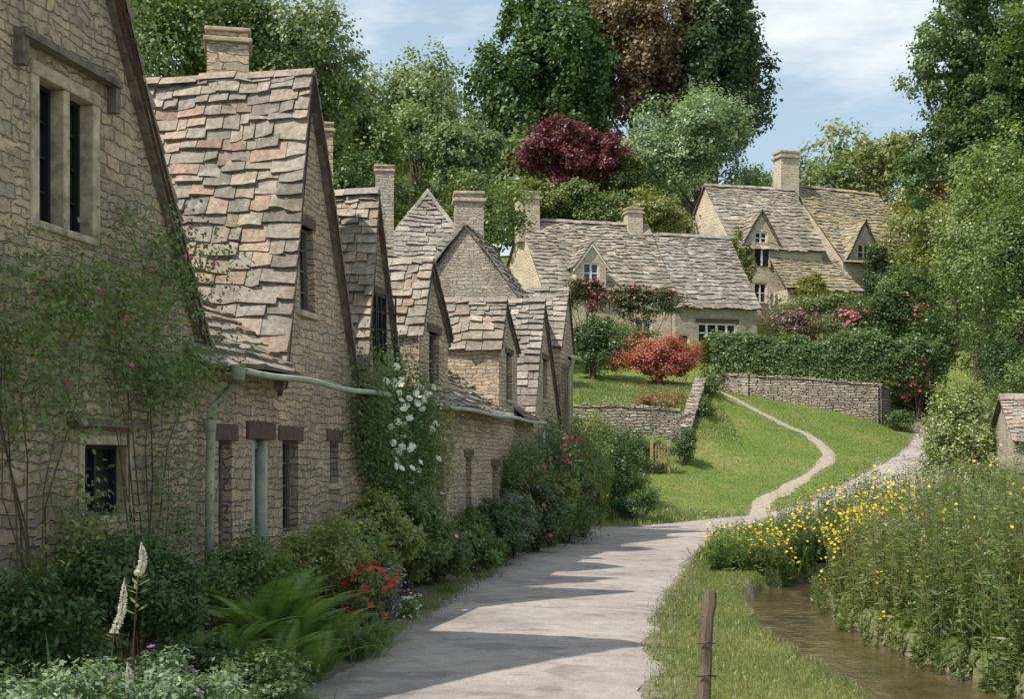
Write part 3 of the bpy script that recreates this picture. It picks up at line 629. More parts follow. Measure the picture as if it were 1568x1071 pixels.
pp=[(1.165,8.0,-.3),(1.165,8.0,.1),(1.172,8.0,.3),(1.186,8.0,.48),(1.183,8.0,.62),(1.195,8.0,.78),(1.21,8.01,.86),(1.222,8.01,.94)]
g.tube(pp,[.044,.043,.047,.040,.045,.041,.046,.034],7)
o=g.build('fence_post',plain('old_post_wood',(.15,.12,.09),.95,16,.6,.03,.1,(5,5,.5)),None)
g=Acc(); g.tube([(1.13,7.955,.42),(1.19,7.94,.43),(1.245,7.96,.42)],.007,6);g.tube([(1.135,7.955,.62),(1.19,7.94,.63),(1.24,7.96,.62)],.005,6); g.build('wire_staple',M['iron'],o)
# ------------------------------------------------------------------ vegetation
def crown(rng,c,r,n,lobes=18,sub=9,flat=.75,zmin=None,shell=(.45,.82),lr=(.28,.42)):
    c=np.array(c,float); r=np.array(r,float)
    d=unit(rng,lobes); d[:,2]=np.where(d[:,2]<-.55,-d[:,2],d[:,2])
    lc=c+d*r*rng.uniform(*shell,(lobes,1)); R=rng.uniform(*lr,(lobes,1))*r[None]
    sd=unit(rng,lobes*sub).reshape(lobes,sub,3); sc=lc[:,None]+sd*R[:,None]*rng.uniform(.55,1.05,(lobes,sub,1))
    li=rng.integers(0,lobes,n); si=rng.integers(0,sub,n)
    p=sc[li,si]+rng.normal(size=(n,3))*R[li]*.23*np.array([1,1,flat])
    nr=(p-lc[li])/R[li]*.8+np.array([0,0,.45])+rng.normal(size=(n,3))*.5
    nr/=np.linalg.norm(nr,axis=1,keepdims=True)
    t=.45*rng.random(lobes)[li]+.35*rng.random((lobes,sub))[li,si]+.2*rng.random(n)
    if zmin is not None: p[:,2]=np.where(p[:,2]<zmin,zmin+rng.random(n)*.1,p[:,2])
    return p,nr,t,lc,R
def leaves(q,rng,p,nr,t,size,ca,cb,asp=.6):
    n=len(p); a=np.cross(nr,unit(rng,n))
    col=lerp(ca,cb,t)*rng.uniform(.75,1.25,(n,1))
    L=size*rng.uniform(.6,1.35,n); q.cards(p,a,nr,L,L*asp,col)
def flowers(q,rng,p,nr,size,col,petals=5,var=.15):
    n=len(p); nr=nr/np.linalg.norm(nr,axis=1,keepdims=True); a=np.cross(nr,unit(rng,n)); a/=np.linalg.norm(a,axis=1,keepdims=True); b=np.cross(nr,a)
    for k in range(petals):
        w=2*math.pi*k/petals; d=a*math.cos(w)+b*math.sin(w)+nr*.3
        q.cards(p,d,nr,size*rng.uniform(.8,1.1,n),size*.9,np.array(col)*rng.uniform(1-var,1+var,(n,1)),.6)
seed=[100]
DK=(.036,.060,.022);MD=(.066,.100,.032);LT=(.115,.150,.048);YL=(.175,.185,.06);BL=(.085,.12,.06)
def tree(name,x,y,zc,r,n,leaf,ca,cb,lobes=20,trunk=.35,sub=12,ls=1.0,asp=.7,nn=1.45,**k):
    seed[0]+=1; rng=np.random.default_rng(seed[0]); e=empty(name); n=int(n*nn)
    zg=tz1(x,y); p,nr,t,lc,R=crown(rng,(x,y,zc),r,n,lobes,sub,**k); q=Q(); leaves(q,rng,p,nr,t,leaf*ls,ca,cb,asp)
    q.build('crown',M['leaf'],e)
    a=Acc(); top=Vector((x+.3,y,zc+r[2]*.35)); base=Vector((x,y,zg-.4))
    a.tube([base,base.lerp(top,.35)+Vector((.2,0,0)),base.lerp(top,.7),top],[trunk*1.25,trunk*.85,trunk*.5,trunk*.12],8)
    for i in range(min(len(lc),14)):
        s=base.lerp(top,rng.uniform(.4,.8)); tt=Vector(lc[i]); m=s.lerp(tt,.5)+Vector((0,0,-.06*(tt-s).length))
        a.tube([s,m,tt],[trunk*.34,trunk*.2,trunk*.06],5)
    a.build('trunk_and_limbs',M['bark'],e,smooth=True)
def shrub(name,x,y,z,r,n,leaf,ca,cb,fl=None,lobes=12,asp=.55,zmin=None,sub=9,**k):
    seed[0]+=1; rng=np.random.default_rng(seed[0]); e=empty(name)
    zg=tz1(x,y)
    if z is None: z=zg+r[2]*.8
    kk=dict(lr=(.32,.5)); kk.update(k)
    p,nr,t,lc,R=crown(rng,(x,y,z),r,n,lobes,sub,zmin=(zg+.02 if zmin is None else zmin),**kk); q=Q(); leaves(q,rng,p,nr,t,leaf,ca,cb,asp)
    q.build('foliage',M['leaf'],e)
    a=Acc()
    for i in range(min(8,lobes)):
        b=Vector((x+rng.normal()*.08*r[0],y+rng.normal()*.08*r[1],zg-.05)); tt=Vector(lc[i]); a.tube([b,b.lerp(tt,.5)+Vector((0,0,.1*r[2])),tt],[.03*r[2]+.006,.02*r[2]+.004,.004],5)
    a.build('stems',M['bark'],e)
    if fl:
        for f in (fl if isinstance(fl,list) else [fl]):
            m=f[0]; idx=rng.choice(n,m,replace=False); c=np.array([x,y,z]); d=p[idx]-c
            d=d/np.linalg.norm(d/np.array(r),axis=1,keepdims=True); pos=p[idx]+ (d/np.linalg.norm(d,axis=1,keepdims=True))*leaf*1.3
            pos=np.where((np.linalg.norm((p[idx]-c)/np.array(r),axis=1)>.45)[:,None],pos,c+d*1.02)
            fq=Q(); flowers(fq,rng,pos,d+np.array([0,-.3,.3]),f[1],f[2]); fq.build('flowers',M['petal'],e)
# background trees
tree('beech_tree',-15,60,19.5,(5.8,5,6.5),28000,.21,MD,LT,30)
tree('ash_tree',-9.8,60,19.8,(3.7,3.4,4.8),14000,.20,BL,(.15,.19,.08),20,.3)
tree('ash_tree',-6.0,82,22.0,(4.3,4,5.4),17000,.24,BL,(.18,.22,.11),24)
tree('ash_tree',-10.2,76,19.5,(3.8,4,5),14000,.24,MD,(.15,.18,.07),18)
tree('birch_tree',-3.0,78,18.8,(3.0,3,3.6),11000,.24,BL,(.16,.2,.09),18)
tree('chestnut_tree',2.6,102,30.5,(5.9,5.5,10.5),36000,.36,(.026,.055,.018),(.065,.115,.032),50,.5,lr=(.2,.32),shell=(.3,.88))
tree('copper_beech_tree',9.6,106,34.5,(6.4,6,9.5),36000,.35,(.06,.06,.03),(.15,.10,.06),46,.6,lr=(.2,.32),shell=(.3,.88))
tree('oak_tree',16.2,107,33.0,(5.6,5.5,9.5),34000,.35,(.028,.05,.022),(.065,.09,.038),46,.6,lr=(.2,.32),shell=(.3,.88))
tree('purple_plum_tree',4.4,92,22.8,(4.4,3,3.6),17000,.23,(.06,.018,.028),(.15,.04,.06),30,.2,lr=(.2,.34),shell=(.2,.85))
tree('willow_tree',13.6,97,24.9,(5.0,4.5,4.8),22000,.24,(.10,.15,.08),(.18,.23,.13),30,.3)
tree('lime_tree',8.2,93,21.3,(2.6,2.3,3.4),8000,.22,MD,YL,14,.2)
tree('conifer_tree',24.8,69,19.5,(5.0,4.2,10.5),44000,.21,(.052,.085,.034),(.10,.145,.055),70,.5,lr=(.16,.26),flat=.4,shell=(.15,.92))
tree('conifer_tree',28.6,66,21.0,(5.0,4.2,11),36000,.21,(.055,.09,.03),(.115,.155,.05),60,.5,lr=(.16,.26),flat=.4,shell=(.15,.92))
tree('sycamore_tree',22.6,57,9.5,(3.6,3,4.6),24000,.14,MD,LT,34,.3)
tree('sycamore_tree',23.6,61,13.0,(3.6,3,4.2),18000,.16,LT,(.16,.2,.07),28,.3)
tree('sycamore_tree',19.2,64.5,8.0,(2.6,2,3.2),13000,.15,DK,MD,18,.25)
tree('hazel_tree',28,86,15.5,(3.8,3,4.2),11000,.22,MD,YL,20,.25)
tree('hazel_tree',26.0,77,13.5,(3.5,3,3.6),11000,.2,MD,YL,20,.25)
tree('hazel_tree',31,92,19.5,(4.5,3,4.6),12000,.24,LT,(.22,.19,.07),20,.25)
tree('hazel_tree',33,86,20,(4,3,5),12000,.24,MD,YL,20,.25)
tree('hazel_tree',-1.5,62,12.2,(3.4,2.5,3.3),13000,.16,MD,LT,20,.2)
tree('hazel_tree',-6.5,58,12.0,(3.6,2.5,3.6),13000,.16,DK,MD,20,.2)
tree('hazel_tree',1.5,88,18.7,(3,2.5,2.7),8000,.2,MD,YL,14,.2)
tree('hazel_tree',5.0,88.5,18.6,(3,2,2.3),9000,.2,MD,LT,18,.2)
tree('hazel_tree',9.0,88,18.0,(3,2,2.2),7000,.2,LT,YL,14,.2)
def woodland():
    rng=np.random.default_rng(55); q=Q()
    for i in range(58):
        x=rng.uniform(-85,100); y=rng.uniform(118,160)
        if i<16: x=-60+i*4.5; y=rng.uniform(92,112)
        zg=tz1(x,y); rr=rng.uniform(5,7.0); hh=rr*1.1
        ca,cb=[(MD,BL),(MD,LT),((.075,.11,.05),(.16,.19,.09)),(BL,YL)][rng.integers(4)]
        p,nr,t,_,_=crown(rng,(x,y,zg+hh*.95),(rr,rr,hh),5200,20,8); leaves(q,rng,p,nr,t,.52,ca,cb)
    q.build('distant_woodland',M['leaf'])
woodland()
def hedge(name,pts,w,z0,z1,n,leaf,ca,cb):
    rng=np.random.default_rng(int(abs(pts[0][0]*100))+9); P=np.array(pts,float); seg=np.r_[0,np.cumsum(np.hypot(*np.diff(P,axis=0).T))]
    t=rng.uniform(0,seg[-1],n); x=np.interp(t,seg,P[:,0]);y=np.interp(t,seg,P[:,1])
    ang=rng.uniform(0,math.pi,n); lump=.10*np.sin(t*3.1+ang*4)*np.sin(ang*5+t); rad=rng.uniform(.72,1.0,n)**.5+lump
    wob=1+.07*np.sin(t*1.1)+.05*np.sin(t*3.3+1)
    cx=np.sign(np.cos(ang))*np.abs(np.cos(ang))**.45*w*.5*rad; cz=np.abs(np.sin(ang))**.45*rad*wob
    ddx=P[-1,0]-P[0,0];ddy=P[-1,1]-P[0,1];l=math.hypot(ddx,ddy)
    px=x-ddy/l*cx;py=y+ddx/l*cx;pz=z0+(z1-z0)*cz
    p=np.stack([px,py,pz],1)+rng.normal(size=(n,3))*.07
    nr=np.stack([-ddy/l*cx,ddx/l*cx,cz],1)+rng.normal(size=(n,3))*.5
    tt=np.clip(.5+.25*np.sin(px*3+pz*4)*np.sin(py*2+px*1.3)+rng.normal(size=n)*.2,0,1)
    q=Q(); e=empty(name); leaves(q,rng,p,nr,tt,leaf,ca,cb,.7); q.build('foliage',M['leaf'],e)
hedge('clipped_hedge',[(9.2,61.6),(13,61),(18.5,61.2),(20.5,63)],2.2,5.3,7.75,36000,.13,(.05,.08,.026),(.08,.12,.038))
shrub('dark_shrub',19.2,62.0,4.8,(1.6,1.2,1.8),7000,.12,(.018,.035,.012),DK)
shrub('dark_shrub',17.5,58.8,3.7,(.9,.7,.6),3500,.08,DK,MD)
# gardens of the hillside houses
shrub('red_flowering_shrub',6.7,60,6.5,(2.1,1.5,1.5),22000,.10,(.26,.055,.05),(.17,.14,.045),(900,.055,(.42,.06,.08)),lobes=44,asp=.7,shell=(.15,.8),lr=(.25,.4))
shrub('laurel_bush',3.8,61,7.0,(1.5,1.2,1.8),9000,.13,DK,MD,lobes=16)
shrub('laurel_bush',1.4,58,6.6,(1.6,1.2,1.6),7000,.13,MD,LT)
shrub('rose_bush',7.0,71.5,10.5,(2.6,.8,1.1),8000,.13,DK,MD,(300,.10,(.55,.09,.2)),zmin=8)
shrub('climbing_rose',4.1,72.5,11.0,(1.5,.7,1.2),5000,.14,(.06,.045,.03),(.09,.10,.04),(60,.1,(.5,.05,.14)),zmin=8.3)
shrub('shrub',5.2,67,8.0,(2.6,1.2,1.3),8000,.14,MD,LT)
shrub('shrub',10.4,69,7.5,(1.3,1,.8),4500,.13,MD,LT)
shrub('lilac_bush',14.9,69,8.9,(1.9,1,1.1),6500,.13,(.09,.065,.055),(.13,.11,.07),(80,.08,(.35,.15,.22)))
shrub('rose_bush',17.6,67,8.8,(2.3,1,1.2),9000,.13,DK,LT,(360,.10,(.6,.08,.18)))
shrub('rose_bush',20.3,67,8.9,(2.0,1.2,1.4),7000,.13,MD,LT,(150,.09,(.6,.12,.2)))
shrub('ivy',14.4,82.5,14.3,(1.0,.6,2.4),6000,.16,MD,YL,zmin=9)
shrub('ivy',18.6,81.6,12.0,(1.5,.7,1.9),7000,.16,MD,(.2,.2,.05),zmin=9)
shrub('ivy',24.3,85.6,14.0,(1.5,.8,2.4),6000,.16,DK,MD,zmin=9)
shrub('garden_shrub',18.5,77,10.8,(3.5,1.5,1.3),9000,.16,MD,LT)
shrub('garden_shrub',23.0,75,11.4,(2.6,1.5,1.8),8000,.16,DK,LT)
shrub('garden_shrub',25.5,82,13.2,(2.2,1.5,2.2),8000,.18,MD,YL)
shrub('fuchsia_bush',18.9,60.9,5.6,(.8,.6,1.3),3500,.1,MD,LT,(60,.1,(.6,.05,.15)))
shrub('border_plants',7.9,53.2,None,(.35,1.6,.5),2500,.08,DK,MD)
shrub('border_plants',8.8,57.2,None,(.35,1.4,.5),2200,.08,DK,MD)
shrub('red_bedding_plants',6.0,51.5,4.25,(1.1,.6,.4),2500,.08,(.2,.07,.05),(.14,.12,.04),zmin=3.8)
shrub('garden_hedge',4.0,47.2,2.0,(1.5,.8,1.1),9000,.09,DK,MD)
shrub('garden_hedge',2.4,46.2,2.3,(1.5,1,1.6),8000,.09,MD,LT)
shrub('garden_shrub',6.3,48.2,2.2,(.6,.7,.9),3500,.08,DK,MD)
shrub('garden_shrub',3.1,42.0,1.3,(1.3,1.1,1.5),10000,.085,DK,MD)
shrub('garden_shrub',2.2,39.0,1.4,(1.0,1.1,1.6),9000,.08,MD,YL)
shrub('garden_shrub',3.6,39.6,.7,(.9,.9,.95),7000,.075,DK,MD)
shrub('garden_shrub',1.9,36.0,1.3,(.75,1.0,1.3),8000,.075,MD,LT)
shrub('elder_bush',15.4,44.5,2.7,(1.4,1.1,2.1),15000,.11,LT,(.18,.21,.08),(260,.04,(.7,.68,.5)),lobes=26)
shrub('roadside_bush',19.8,49.5,3.2,(2.2,1.6,2.6),12000,.12,MD,LT,lobes=20)
shrub('roadside_bush',20.6,54.0,4.4,(1.6,1.4,2.6),12000,.12,DK,MD,lobes=20)
shrub('roadside_bush',22.4,58.5,5.8,(2.0,1.4,3.0),12000,.13,DK,MD,lobes=20)
shrub('roadside_bush',14.0,37.5,.9,(2.4,1.0,.9),9000,.09,MD,LT)
def wallpt(s,d): p=ROW(s,d,0); return p[0],p[1]
rows=[(31.0,-.55,1.3,.55,8000,MD,YL,(30,.05,(.5,.05,.1))),(29.0,-.55,1.4,.6,9000,DK,LT,(40,.05,(.55,.08,.2))),(27.2,-.5,1.1,.6,9000,MD,YL,None),
 (25.2,-.55,1.0,.6,9000,DK,MD,(30,.045,(.6,.1,.25))),(23.4,-.5,.8,.5,8000,(.06,.08,.055),(.13,.15,.10),None),(21.8,-.5,.75,.5,9000,DK,MD,None),(20.4,-.5,.6,.45,8000,MD,LT,None),
 (18.6,-.45,.65,.45,8000,DK,LT,None),(17.0,-.5,.95,.5,11000,MD,LT,(40,.035,(.7,.35,.45))),(15.4,-.55,.85,.5,12000,LT,YL,None),(14.2,-.6,.65,.5,11000,MD,LT,None)]
for s,d,hh,w,n,a,b,f in rows:
    x,y=wallpt(s,d); shrub('border_shrub',x,y,hh*.75,(w,w*1.4,hh*.8),int(n*1.15),.048+.0008*s,a,b,f,lobes=18)
def climber(name,s0,s1,z0,z1,n,leaf,ca,cb,fl=None,th=.25,k=10,seed_=1,stems=None,sr=1.0):
    rng=np.random.default_rng(seed_); e=empty(name); q=Q(); a=Acc()
    cs=rng.uniform(s0,s1,k*3);cz=rng.uniform(z0,z1,k*3)
    i=rng.integers(0,k*3,n); sg=(s1-s0)/k*1.0; ss=cs[i]+rng.normal(size=n)*sg; zz=cz[i]+rng.normal(size=n)*(z1-z0)/k*1.1
    dd=-np.abs(rng.normal(size=n)*th*.6+rng.random(3*k)[i]*th)
    p=np.stack([-5.4+.21*ss-.9787*dd,ss+.2055*dd,zz],1); nr=np.array([.8,-.3,.4])+rng.normal(size=(n,3))*.6
    leaves(q,rng,p,nr,.6*rng.random(3*k)[i]+.4*rng.random(n),leaf,ca,cb); q.build('foliage',M['leaf'],e)
    sb=(s0+s1)/2
    for j in range(k*3 if stems is None else stems):
        b=ROW(sb+rng.normal()*.12,-.04,.0); m=ROW(sb*.6+cs[j]*.4+rng.normal()*.08,-.08,cz[j]*.45); m2=ROW(sb*.25+cs[j]*.75+rng.normal()*.08,-.09,cz[j]*.72)
        a.tube([b,m,m2,ROW(cs[j],-.1,cz[j]*.9),ROW(cs[j]+rng.normal()*.1,-.1-rng.random()*th,cz[j])],[.011*sr,.009*sr,.007*sr,.005*sr,.003*sr],5)
    a.build('stems',M['bark'],e)
    if fl:
        m=fl[0]; s2=rng.uniform(s0,s1,m); z2=rng.uniform(max(z0,z1-1.3*(z1-z0)*.6),z1+.05,m); d2=-th*rng.uniform(.9,1.7,m)
        pos=np.stack([-5.4+.21*s2-.9787*d2,s2+.2055*d2,z2],1); fq=Q()
        flowers(fq,rng,pos,np.tile([.5,-.8,.4],(m,1))+rng.normal(size=(m,3))*.4,fl[1],fl[2],6); flowers(fq,rng,pos+np.array([.01,-.02,.01]),np.tile([.5,-.8,.4],(m,1)),fl[1]*.6,fl[2],5); fq.build('flowers',M['petal'],e)
climber('climbing_rose',10.2,11.6,2.3,3.7,4300,.046,MD,LT,(5,.026,(.5,.08,.2)),.4,12,11,8,.8)
climber('climbing_rose',8.6,9.9,1.9,3.2,3600,.046,MD,LT,(4,.026,(.5,.08,.2)),.35,12,12,8,.8)
climber('climbing_rose',9.2,10.2,.5,1.5,2200,.045,MD,YL,None,.3,9,17,3,.7)
climber('climbing_rose',10.9,11.7,1.0,2.0,900,.04,MD,LT,None,.2,8,18,3,.6)
climber('white_climbing_rose',16.2,18.3,1.2,2.9,13000,.052,DK,(.10,.14,.04),(46,.058,(.82,.80,.70)),.35,8,13)
climber('climbing_rose',18.0,19.2,.3,2.2,7000,.052,MD,YL,None,.4,8,14,12)
climber('climbing_rose',27.5,31.0,.3,2.6,12000,.075,DK,MD,(50,.045,(.45,.05,.08)),.5,8,15)
climber('climbing_rose',24.8,26.4,.2,1.9,8000,.07,MD,LT,(20,.05,(.6,.1,.2)),.4,8,16)
# foreground garden
shrub('garden_shrub',-2.75,9.5,.62,(.6,.7,.6),16000,.043,DK,MD,lobes=24)
shrub('garden_shrub',-2.35,11.5,.55,(.45,.6,.5),10000,.045,MD,LT,lobes=18)
shrub('garden_shrub',-1.85,12.8,.68,(.5,.7,.66),13000,.045,LT,YL,lobes=18)
shrub('garden_shrub',-3.05,8.2,.5,(.55,.55,.62),12000,.045,DK,MD,lobes=18)
shrub('silver_leaf_plant',-2.45,6.9,.28,(.5,.45,.42),9000,.045,(.09,.14,.075),(.18,.23,.14),lobes=16,asp=.4)
shrub('silver_leaf_plant',-1.95,7.3,.25,(.42,.4,.38),8000,.045,(.08,.13,.07),(.16,.21,.13),[(14,.03,(.28,.10,.34))],lobes=14,asp=.4)
shrub('ground_cover',-1.65,8.3,.2,(.4,.6,.28),8000,.038,DK,MD,lobes=14)
shrub('ground_cover',-2.1,8.5,.3,(.4,.5,.32),8000,.04,DK,MD,lobes=14)
shrub('geranium',-1.4,12.6,.45,(.25,.35,.3),2500,.04,MD,LT,(60,.035,(.62,.02,.015)))
shrub('lavender',-1.35,13.7,.35,(.22,.35,.25),2000,.03,(.06,.05,.09),(.1,.12,.06),(60,.018,(.3,.2,.5)))
shrub('white_bedding_plants',-1.18,14.8,.1,(.16,.7,.14),2500,.03,MD,LT,(80,.018,(.7,.7,.62)))
def fern(name,x,y,nf,L,seed_,ca=(.07,.12,.03),cb=(.14,.20,.055)):
    rng=np.random.default_rng(seed_); q=Q()
    for i in range(nf):
        w=rng.uniform(0,2*math.pi); l=L*rng.uniform(.65,1.12); el=rng.uniform(.95,1.4); d=np.array([math.cos(w),math.sin(w),0])
        k=50; t=np.linspace(0,1,k); hor=l*(math.cos(el)*t*.8+.38*t*t); ver=l*(math.sin(el)*t-.36*t**2.6)
        P=np.array([x,y,.0])+d*hor[:,None]+np.array([0,0,1])*ver[:,None]
        T=np.gradient(P,axis=0); T/=np.linalg.norm(T,axis=1,keepdims=True); S=np.cross(T,[0,0,1.]); S/=np.linalg.norm(S,axis=1,keepdims=True)+1e-9; Nn=np.cross(S,T)
        ll=l*.15*np.sin(np.pi*np.clip(t*.92+.06,0,1))**.8*(1.1-t*.4); c=lerp(ca,cb,np.full(k,rng.random()))*rng.uniform(.8,1.2,(k,1))
        for sg in (-1,1): q.cards(P[8:],(S*sg+T*.35-Nn*.15)[8:],Nn[8:],ll[8:],l*.020,c[8:],.3)
        q.cards(P[:-1],T[:-1],Nn[:-1],l/k*1.4,.008,c[:-1]*.8)
    q.build(name,M['leaf'])
fern('fern_plant',-1.85,10.5,24,1.15,1);fern('fern_plant',-1.6,11.0,18,.95,2);fern('fern_plant',-2.05,10.9,22,1.3,3);fern('fern_plant',-1.75,9.6,18,.8,4);fern('fern_plant',-2.2,9.7,16,1.05,5);fern('fern_plant',-1.5,10.2,16,.7,6)
def strap(name,x,y,n,L,seed_,ca,cb,w=.022,z=0,spread=.12,flop=.55):
    rng=np.random.default_rng(seed_); q=Q()
    for i in range(n):
        a=rng.uniform(0,2*math.pi); l=L*rng.uniform(.6,1.1); el=rng.uniform(.7,1.5); d=np.array([math.cos(a),math.sin(a),0]); t=np.linspace(0,1,8)
        b=np.array([x+rng.normal()*spread,y+rng.normal()*spread,z]); P=b+d*(l*(math.cos(el)*t+.5*t*t*flop))[:,None]+np.array([0,0,1])*(l*(math.sin(el)*t-flop*t**2.3))[:,None]
        S=np.array([-d[1],d[0],.15])*w*.5; ww=(1-t**2.5)*np.minimum(1,t*4+.4)
        A=P-S*ww[:,None];B=P+S*ww[:,None]; q.add(np.stack([A[:-1],B[:-1],B[1:],A[1:]],1),lerp(ca,cb,np.array([rng.random()]))[0])
    q.build(name,M['leaf'])
strap('daylily_clump',-1.4,11.6,130,.75,1,MD,LT,flop=.6);strap('daylily_clump',-1.35,12.1,110,.7,2,MD,LT,flop=.6)
strap('grass_tuft',-1.6,9.2,70,.32,4,MD,LT,.01);strap('iris_clump',-2.7,7.4,40,.9,5,DK,MD,.03,flop=.2)
strap('border_grass',-1.15,15.4,70,.35,6,MD,LT,.012);strap('border_grass',-.85,17.5,70,.35,7,MD,LT,.012);strap('border_grass',-1.35,13.3,60,.3,8,MD,LT,.012)
strap('border_grass',-.45,19.5,70,.35,9,MD,LT,.014);strap('border_grass',-.1,21.8,70,.35,10,MD,LT,.014)
def spikes(name,lst,col,seed_=3,rad=.024):
    rng=np.random.default_rng(seed_); e=empty(name); q=Q(); a=Acc(); lf=Q()
    for (x,y,z0,z1,lx) in lst:
        n=700; t=rng.random(n); r=rad*np.minimum(1,(1.02-t)*3.2)*(1-.25*t)*rng.uniform(.6,1.15,n); w=rng.uniform(0,2*math.pi,n)
        cv=lx*t+.015*np.sin(t*4)
        p=np.stack([x+cv,np.full(n,y),z0+(z1-z0)*t],1); d=np.stack([np.cos(w),np.sin(w),rng.uniform(-.2,.7,n)],1)
        q.cards(p+d*r[:,None]*.4,d,np.cross(d,[0,0,1.])+rng.normal(size=(n,3))*.5,r*.8,.011,np.array(col)*rng.uniform(.7,1.1,(n,1)))
        a.tube([(x-.05,y,0),(x-.03,y,z0*.6),(x,y,z0),(x+lx,y,z1)],[.006,.005,.004,.002],5)
        m=30; tt=rng.random(m); w=rng.uniform(0,6.28,m); pp=np.stack([x-.03*(1-tt),np.full(m,y),z0*tt],1); dd=np.stack([np.cos(w),np.sin(w),np.full(m,.4)],1)
        lf.cards(pp,dd,np.array([[0,0,1.]])+0*dd,.10,.025,np.array(LT)*np.ones((m,1)))
    q.build('florets',M['petal'],e);lf.build('leaves',M['leaf'],e);a.build('stems',M['bark'],e)
spikes('white_veronica_flower',[(-2.12,7.4,1.08,1.27,.03),(-2.24,7.35,.76,1.07,.07),(-2.13,7.2,.38,.62,.02)],(.78,.76,.74))
spikes('purple_flower',[(-1.95,7.6,.40,.55,.02),(-2.02,7.7,.42,.52,-.02),(-1.85,7.5,.36,.47,.02),(-2.2,7.5,.45,.58,.01),(-1.9,7.7,.42,.52,.0)],(.24,.07,.36),5,.03)
# right bank wild plants
def wild(name,region,n,seed_,hfun,ca,cb,leafL=.085,fl=None,nl=34,edge=-.12,aspect=.36,plume=0):
    rng=np.random.default_rng(seed_); q=Q(); fq=Q(); e=empty(name)
    xx=rng.uniform(region[0],region[1],n*12);yy=rng.uniform(region[2],region[3],n*12)
    sx=np.interp(yy,STREAM[:,1],STREAM[:,0])
    ok=(xx<.392*yy+1.8)&(polydist(xx,yy,STREAM)>edge+rng.random(n*12)*.2)&(polydist(xx,yy,ROAD)>.35)&~((yy<21.5)&(xx<sx))
    x=xx[ok][:n];y=yy[ok][:n]; n=len(x)
    z=np.maximum(tz(x,y),-.34);h=hfun(x,y)*rng.uniform(.6,1.12,n)*(1+.12*np.sin(x*3.1+y*1.3))
    lx=rng.normal(size=n)*.14;ly=rng.normal(size=n)*.12; base=np.stack([x,y,z],1); top=base+np.stack([lx*h,ly*h,h],1)
    pt=.5+.5*np.sin(x*1.7+1.3*np.sin(y*.9)); kind=np.clip(pt+rng.normal(size=n)*.2,0,1)
    q.cards(base,top-base,np.tile([0,-1.,.1],(n,1)),h,.012,lerp((.08,.10,.04),(.14,.13,.06),kind))
    i=np.repeat(np.arange(n),nl); t=rng.random(n*nl)**.8
    p=base[i]+(top-base)[i]*t[:,None]; w=rng.uniform(0,6.28,n*nl); d=np.stack([np.cos(w),np.sin(w),rng.uniform(-.3,1.0,n*nl)],1)
    nr=np.stack([-d[:,0]*.3,-d[:,1]*.3,np.ones(n*nl)],1)+rng.normal(size=(n*nl,3))*.4
    ll=leafL*rng.uniform(.6,1.4,n*nl)*(1.15-.55*t)
    q.cards(p,d,nr,ll,ll*aspect,lerp(ca,cb,np.clip(kind[i]*.6+.4*rng.random(n*nl),0,1))*rng.uniform(.7,1.2,(n*nl,1)),.4)
    q.build('foliage',M['leaf'],e)
    if plume:
        j=rng.choice(n,plume,replace=False); m=26; jj=np.repeat(j,m); tt=rng.random(plume*m); w=rng.uniform(0,6.28,plume*m)
        pp=top[jj]+np.stack([.035*np.cos(w)*(1-tt),.035*np.sin(w)*(1-tt),tt*.14-.04],1); dd=np.stack([np.cos(w),np.sin(w),.6+0*w],1)
        pq=Q(); kc=rng.random(plume)[np.repeat(np.arange(plume),m)]; pq.cards(pp,dd,unit(rng,plume*m),.022,.014,lerp((.5,.46,.30),(.26,.17,.11),(kc>.6).astype(float))*rng.uniform(.8,1.2,(plume*m,1))); pq.build('seed_heads',M['petal'],e)
    if fl:
        for cnt,size,col,cond,spread,grp in fl:
            m=np.where(cond(x,y,h))[0]
            if len(m)==0: continue
            j=rng.choice(m,max(1,cnt//grp)); j=np.repeat(j,grp)[:cnt]; cnt=len(j)
            pos=top[j]+rng.normal(size=(cnt,3))*np.array([1,1,.8])*spread+np.array([0,-.02,-.02]); flowers(fq,rng,pos,np.tile([0,-.6,.7],(cnt,1))+rng.normal(size=(cnt,3))*.4,size,col)
        fq.build('flowers',M['petal'],e)
hf=lambda x,y: np.clip(.60+.45*(x-3.5)-.075*(y-18),.4,1.5)
YEL=(.78,.55,.02)
wild('riverbank_wildflowers',(3.0,12,9.0,27),3400,21,hf,(.045,.08,.026),(.125,.16,.05),.095,
 [(420,.026,YEL,lambda x,y,h:(x>4.1)&(x<5.3)&(y>17)&(y<22.5),.12,5),(120,.023,YEL,lambda x,y,h:(y<17)&(x>4.3),.09,6),(110,.023,YEL,lambda x,y,h:(y>21),.10,5)],44,plume=260)
wild('riverbank_reeds',(4.0,9,9.0,18),420,22,lambda x,y:hf(x,y)*1.15,(.07,.11,.04),(.16,.17,.08),.15,None,26,aspect=.14,plume=160)
wild('waterside_plants',(2.9,6.5,20.3,25),1000,23,lambda x,y:np.full(x.shape,.6),(.055,.095,.03),(.12,.165,.05),.085,[(330,.028,YEL,lambda x,y,h:(x>3.6)&(x<5.6),.10,5)],44)
wild('overhanging_bank_plants',(3.8,6.5,9.0,21),700,24,lambda x,y:np.full(x.shape,.42),(.05,.085,.03),(.13,.16,.06),.085,[(60,.022,YEL,lambda x,y,h:(y>14),.08,3)],40,edge=-.3)
